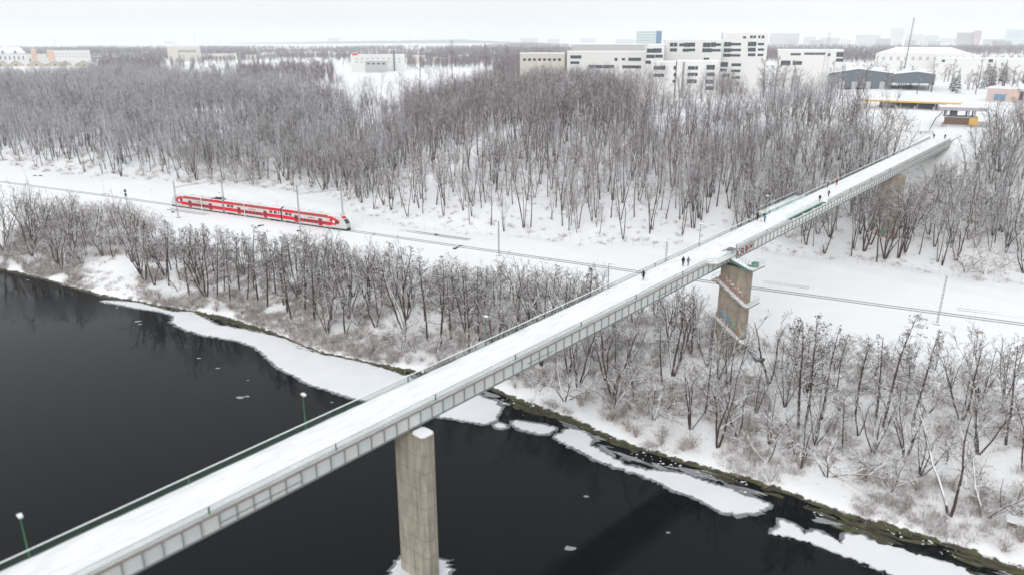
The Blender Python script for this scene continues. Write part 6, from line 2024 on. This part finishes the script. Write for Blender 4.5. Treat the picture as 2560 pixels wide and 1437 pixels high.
# hazy city on the right
for (x0, x1, yt, D, m) in ((1925, 2000, 84, 1700, 'bgrey'), (2010, 2040, 92, 2000, 'bgrey'), (2050, 2100, 95, 1700, 'bgrey'), (2140, 2200, 88, 1900, 'bgrey'), (2148, 2184, 110, 900, 'bpale'), (2228, 2262, 71, 2200, 'bgrey'), (2266, 2310, 86, 2100, 'bgrey'), (2310, 2345, 89, 1900, 'bpink'), (2395, 2440, 82, 1050, 'bgrey'), (2438, 2456, 77, 1040, 'bpink'), (2460, 2515, 98, 1300, 'bgrey'), (2518, 2562, 74, 1350, 'bpale'), (2550, 2600, 88, 1400, 'bcream'), (2350, 2392, 96, 2100, 'bgrey'), (1680, 1760, 97, 1800, 'bgrey'), (1540, 1590, 98, 2200, 'bgrey'), (1300, 1345, 96, 2600, 'bgrey'), (1370, 1400, 98, 2600, 'bgrey'), (820, 850, 96, 3000, 'bgrey'), (410, 440, 105, 2600, 'bgrey'), (1450, 1490, 96, 2600, 'bgrey'), (1965, 1990, 98, 1300, 'bgrey'), (2105, 2130, 99, 1500, 'bcream'), (2190, 2222, 97, 1200, 'bgrey'), (2262, 2290, 101, 1100, 'bgrey'), (2320, 2352, 103, 1150, 'bpale'), (2420, 2445, 99, 1700, 'bgrey'), (2490, 2530, 103, 1000, 'bgrey'), (2030, 2062, 101, 1250, 'bgrey')):
    f = Facade('distant_block', 'pale tower block far off in the haze', 'building', D * 3.0, (x0 + x1) / 2, rnd.gauss(0, .2), group='hazy blocks on the horizon')
    f.block(x0, x1, yt, 22, M[m], snow=False); DB.append((x0 + x1, f.e))
    f.grid(x0 + 2, x1 - 2, yt + 2, yt + 22, max(3, int((x1 - x0) / 8)), 4, .5, .45, M['frame'])
# thin far masts on the horizon
for px, top, D in ((171, 97, 1700), (512, 88, 2400), (1030, 89, 2400)):
    o_ = far_mast(px, 0, top, D * 1.8, 'thin mast on the wooded horizon', 'horizon_mast', .8, M['frame']); o_['group'] = 'thin masts on the horizon'; HM.append((px, o_))
# trees on the plateau
PK = [(1050, 195, 112, 'wide brown tree before the plain, left of the oval tree'), (1131, 198, 100, 'tall oval brown tree on the edge of the snow field'), (1215, 190, 110, 'broad reddish tree right of the oval tree'), (1268, 190, 108, 'broad reddish tree left of the cream low building'), (1500, 178, 122, 'reddish tree in front of the long white building'), (1908, 245, 140, 'tall grey tree hiding the right corner of the apartments'), (1935, 250, 150, 'tall thin tree right of the apartments')]
for px, py, top, lab in PK:
    plant_px('park', rnd.randrange(4), 'park_tree', px, py, top, lab, 'tree')
CFR = dict(c=[], l=[], p=[])
CF = [(2390, 232, 168), (2478, 215, 150), (2460, 222, 160), (2508, 205, 148), (2560, 210, 160), (2204, 258, 232), (2245, 262, 228), (480, 178, 147), (570, 178, 138), (600, 172, 132), (525, 172, 150), (645, 170, 132), (2380, 225, 178), (2330, 215, 185)]
for i, (px, py, top) in enumerate(CF):
    o_ = plant_px('conifer', i, 'conifer', px, py, top, 'snowy dark conifer ' + ('in front of the yellow canopy' if py > 255 else ('beyond the left forest by the cream block' if px < 700 else 'on the snow behind the pavilion')), 'tree', 'conifers ' + ('before the canopy' if py > 255 else ('by the cream block' if px < 700 else 'behind the pavilion')), thick=1.15)
    CFR['c' if py > 255 else ('l' if px < 700 else 'p')].append((px, o_))
n = 0; RECS2 = []
for i in range(1500):
    px = rnd.uniform(-20, 2580)
    py = rnd.uniform(128, 190) if px < 1300 else rnd.uniform(150, 250)
    if 1280 < px < 1940 and py < 215: continue
    if px > 2150 and py > 236: continue
    if 835 < px < 1235 and py > 172: continue
    if px < 240 and py > 160: continue
    if px > 1940 and rnd.random() < .15: continue
    if px < 1300 and n > 120: continue
    if n >= 290: break
    if n < 45: px, py = rnd.uniform(850, 1080), rnd.uniform(150, 172)
    b_ = gp(px, py)
    d_ = proj(b_)[2]
    if d_ > 1900: continue
    n += 1
    rg = 'on the plain beyond the left forest' if px < 640 else ('on the plain beyond the snow field' if px < 1300 else 'among the halls right of the apartments')
    o_ = plant('park', rnd.randrange(4), 'plain_tree', b_[0], b_[1], rnd.uniform(.55, 1.0) * (1.15 if px > 1930 else 1), rnd.random() * 6.28, 'small bare tree ' + rg, 'tree', 'bare trees ' + rg, thick=1.25); RECS2.append((rg, px, o_))
PLB = [(-999, 250, 'by the row of gabled houses'), (250, 420, 'before the cream block'), (420, 640, 'around the cream block'), (640, 880, 'left of the open snow field'), (880, 1060, 'at the red roofed house'), (1060, 1300, 'beyond the open snow field'), (1300, 1600, 'at the long white building'), (1600, 1950, 'around the tall apartments'), (1950, 2150, 'before the two storey building'), (2150, 2350, 'before the slate warehouse'), (2350, 9999, 'behind the pavilion')]
for a, b, nm in PLB:
    line_up([(px, o) for rg, px, o in RECS2 if a <= px < b], '%s small bare tree from the left ' + nm)
line_up(SCR, '%s loose scrap of ice from the left, drifting on the dark river')
line_up(CFR['c'], '%s snowy conifer from the left, in front of the yellow canopy')
line_up(CFR['l'], '%s snowy conifer from the left, beyond the forest by the cream block')
line_up(CFR['p'], '%s snowy conifer from the left, on the snow behind the pavilion')
line_up(DB, '%s hazy tower block from the left along the horizon')
line_up(SB, '%s small snow roofed building from the left, far off on the plain')
line_up(HM, '%s thin mast from the left on the wooded horizon')
pts = []
for i in range(30000):
    D = 680 + 2900 * rnd.random() ** 1.2
    b2 = rnd.uniform(-.72, .72)
    x, y = b2 * D, D
    u, w = to_uw(x, y)
    if w < 330: continue
    cl_ = math.sin(x * .011 + 2) + math.sin(y * .0093 + x * .004) + math.sin((x - y) * .0061 + 1)
    if cl_ < -.55 + .7 * (b2 > .2): continue
    px, py, dd = proj((x, y, hxy(x, y)))
    if 835 < px < 1235 and py > 172: continue
    if 1560 < px < 1960 and D < 900: continue
    if px > 1930 and D < 750: continue
    if px < 250 and D < 1330: continue
    if 405 < px < 600 and D < 1500 and rnd.random() < .85: continue
    if 640 < px < 840 and rnd.random() < .4: continue
    pts.append((x, y, hxy(x, y), rnd.uniform(.55, 1.0), (0, 0, rnd.random() * 6.28), rnd.randrange(4)))
gn_scatter('far_woods', pts, src_p, 'patches of bare woodland over the hazy plain')
# wooded ridge on the horizon
def ridge(name, D, pts_, label, seed, thick=500):
    r = np.random.default_rng(seed)
    vs = []; fs = []
    nb = 420
    bs = np.linspace(-.95, .95, nb)
    for i, b2 in enumerate(bs):
        px = 1280 + 1880 * b2 * 1.0
        top = np.interp(px, [p[0] for p in pts_], [p[1] for p in pts_])
        x, y = b2 * D, D
        rr_ = ray(px, top); zt_ = CZ + rr_[2] / rr_[1] * D + r.normal(0, 1.2)
        vs += [(x, y, 10), (x, y, zt_ - 9), (x + r.normal(0, 3), y + 60, zt_ + r.normal(0, .7)), (x, y + thick, zt_ + 1), (x, y + thick + 200, 10)]
    for i in range(nb - 1):
        for j in range(4):
            a = i * 5 + j
            fs.append((a, a + 5, a + 6, a + 1))
    me = bpy.data.meshes.new(name); me.from_pydata([tuple(map(float, v)) for v in vs], [], fs)
    me.materials.append(M['ridge'])
    tag(link(name, me), label, kind='stuff')
M['ridge'] = mat('far wood', (.06, .062, .062), .9, .1, noise=.7, scale=.03, col2=(.10, .105, .105))
ridge('far_forest', 7800, [(-300, 112), (0, 111), (300, 113), (560, 110), (800, 106), (1150, 100), (1270, 106), (1440, 112), (1800, 116), (3000, 118)], 'wooded ridge along the horizon', 4)
ridge('far_forest', 5200, [(-300, 122), (0, 122), (250, 119), (420, 124), (700, 121), (1000, 122), (1250, 112), (1330, 108), (1420, 112), (1470, 124), (3000, 126)], 'nearer belt of woodland in front of the ridge', 5)
M['ridge2'] = mat('snow dusted far wood', (.17, .175, .18), .9, .1, noise=.7, scale=.03, col2=(.27, .28, .29))
RM, M['ridge'] = M['ridge'], M['ridge2']
ridge('far_forest', 2700, [(-300, 126), (0, 124), (180, 122), (330, 127), (500, 124), (640, 130), (800, 126), (960, 130), (1100, 124), (1230, 120), (1330, 116), (1420, 120), (1500, 126), (1700, 127), (1900, 122), (2200, 124), (2560, 120), (3000, 120)], 'snow dusted woodland belt on the plain', 6, 350)
ridge('far_forest', 1750, [(-300, 139), (0, 137), (200, 140), (330, 136), (420, 139), (560, 141), (700, 137), (840, 140), (1010, 141), (1100, 136), (1250, 134), (1400, 141), (2000, 142), (3000, 141)], 'snow dusted woodland belt nearer on the plain', 7, 250)
# ------------------------------------------------------------------ wooden hut at the water
b_ = gp(2540, 1318)
e = empty('wooden_hut', tuple(b_), R(-35), 'small dark wooden shelter with snow on its roof at the bank', 'shelter')
mb = MB(); mb.box(-1.1, 1.1, -.7, .7, .35, .95); mb.build('box', M['bbrown'], e)
mb = MB(); mb.box(-1.25, 1.25, -.85, .85, .97, 1.28); mb.build('snow_cap', M['snow'], e)
for x in (-.95, .95):
    for y in (-.55, .55):
        mb = MB(); mb.box(x - .09, x + .09, y - .09, y + .09, -.2, .35); mb.build('leg', M['bbrown'], e)
# ------------------------------------------------------------------ winter haze
hz = MB()
hz.box(-9600, 9600, -700, 9500, -4.2, 170)
vm = bpy.data.materials.new('haze'); vm.use_nodes = True
vn = vm.node_tree.nodes; vn.clear()
vo = vn.new('ShaderNodeOutputMaterial'); pv = vn.new('ShaderNodeVolumePrincipled')
pv.inputs['Color'].default_value = (.92, .96, 1.0, 1)
pv.inputs['Density'].default_value = 0.00015
pv.inputs['Anisotropy'].default_value = 0.0
vm.node_tree.links.new(pv.outputs[0], vo.inputs['Volume'])
tag(hz.build('haze', vm), kind='stuff')
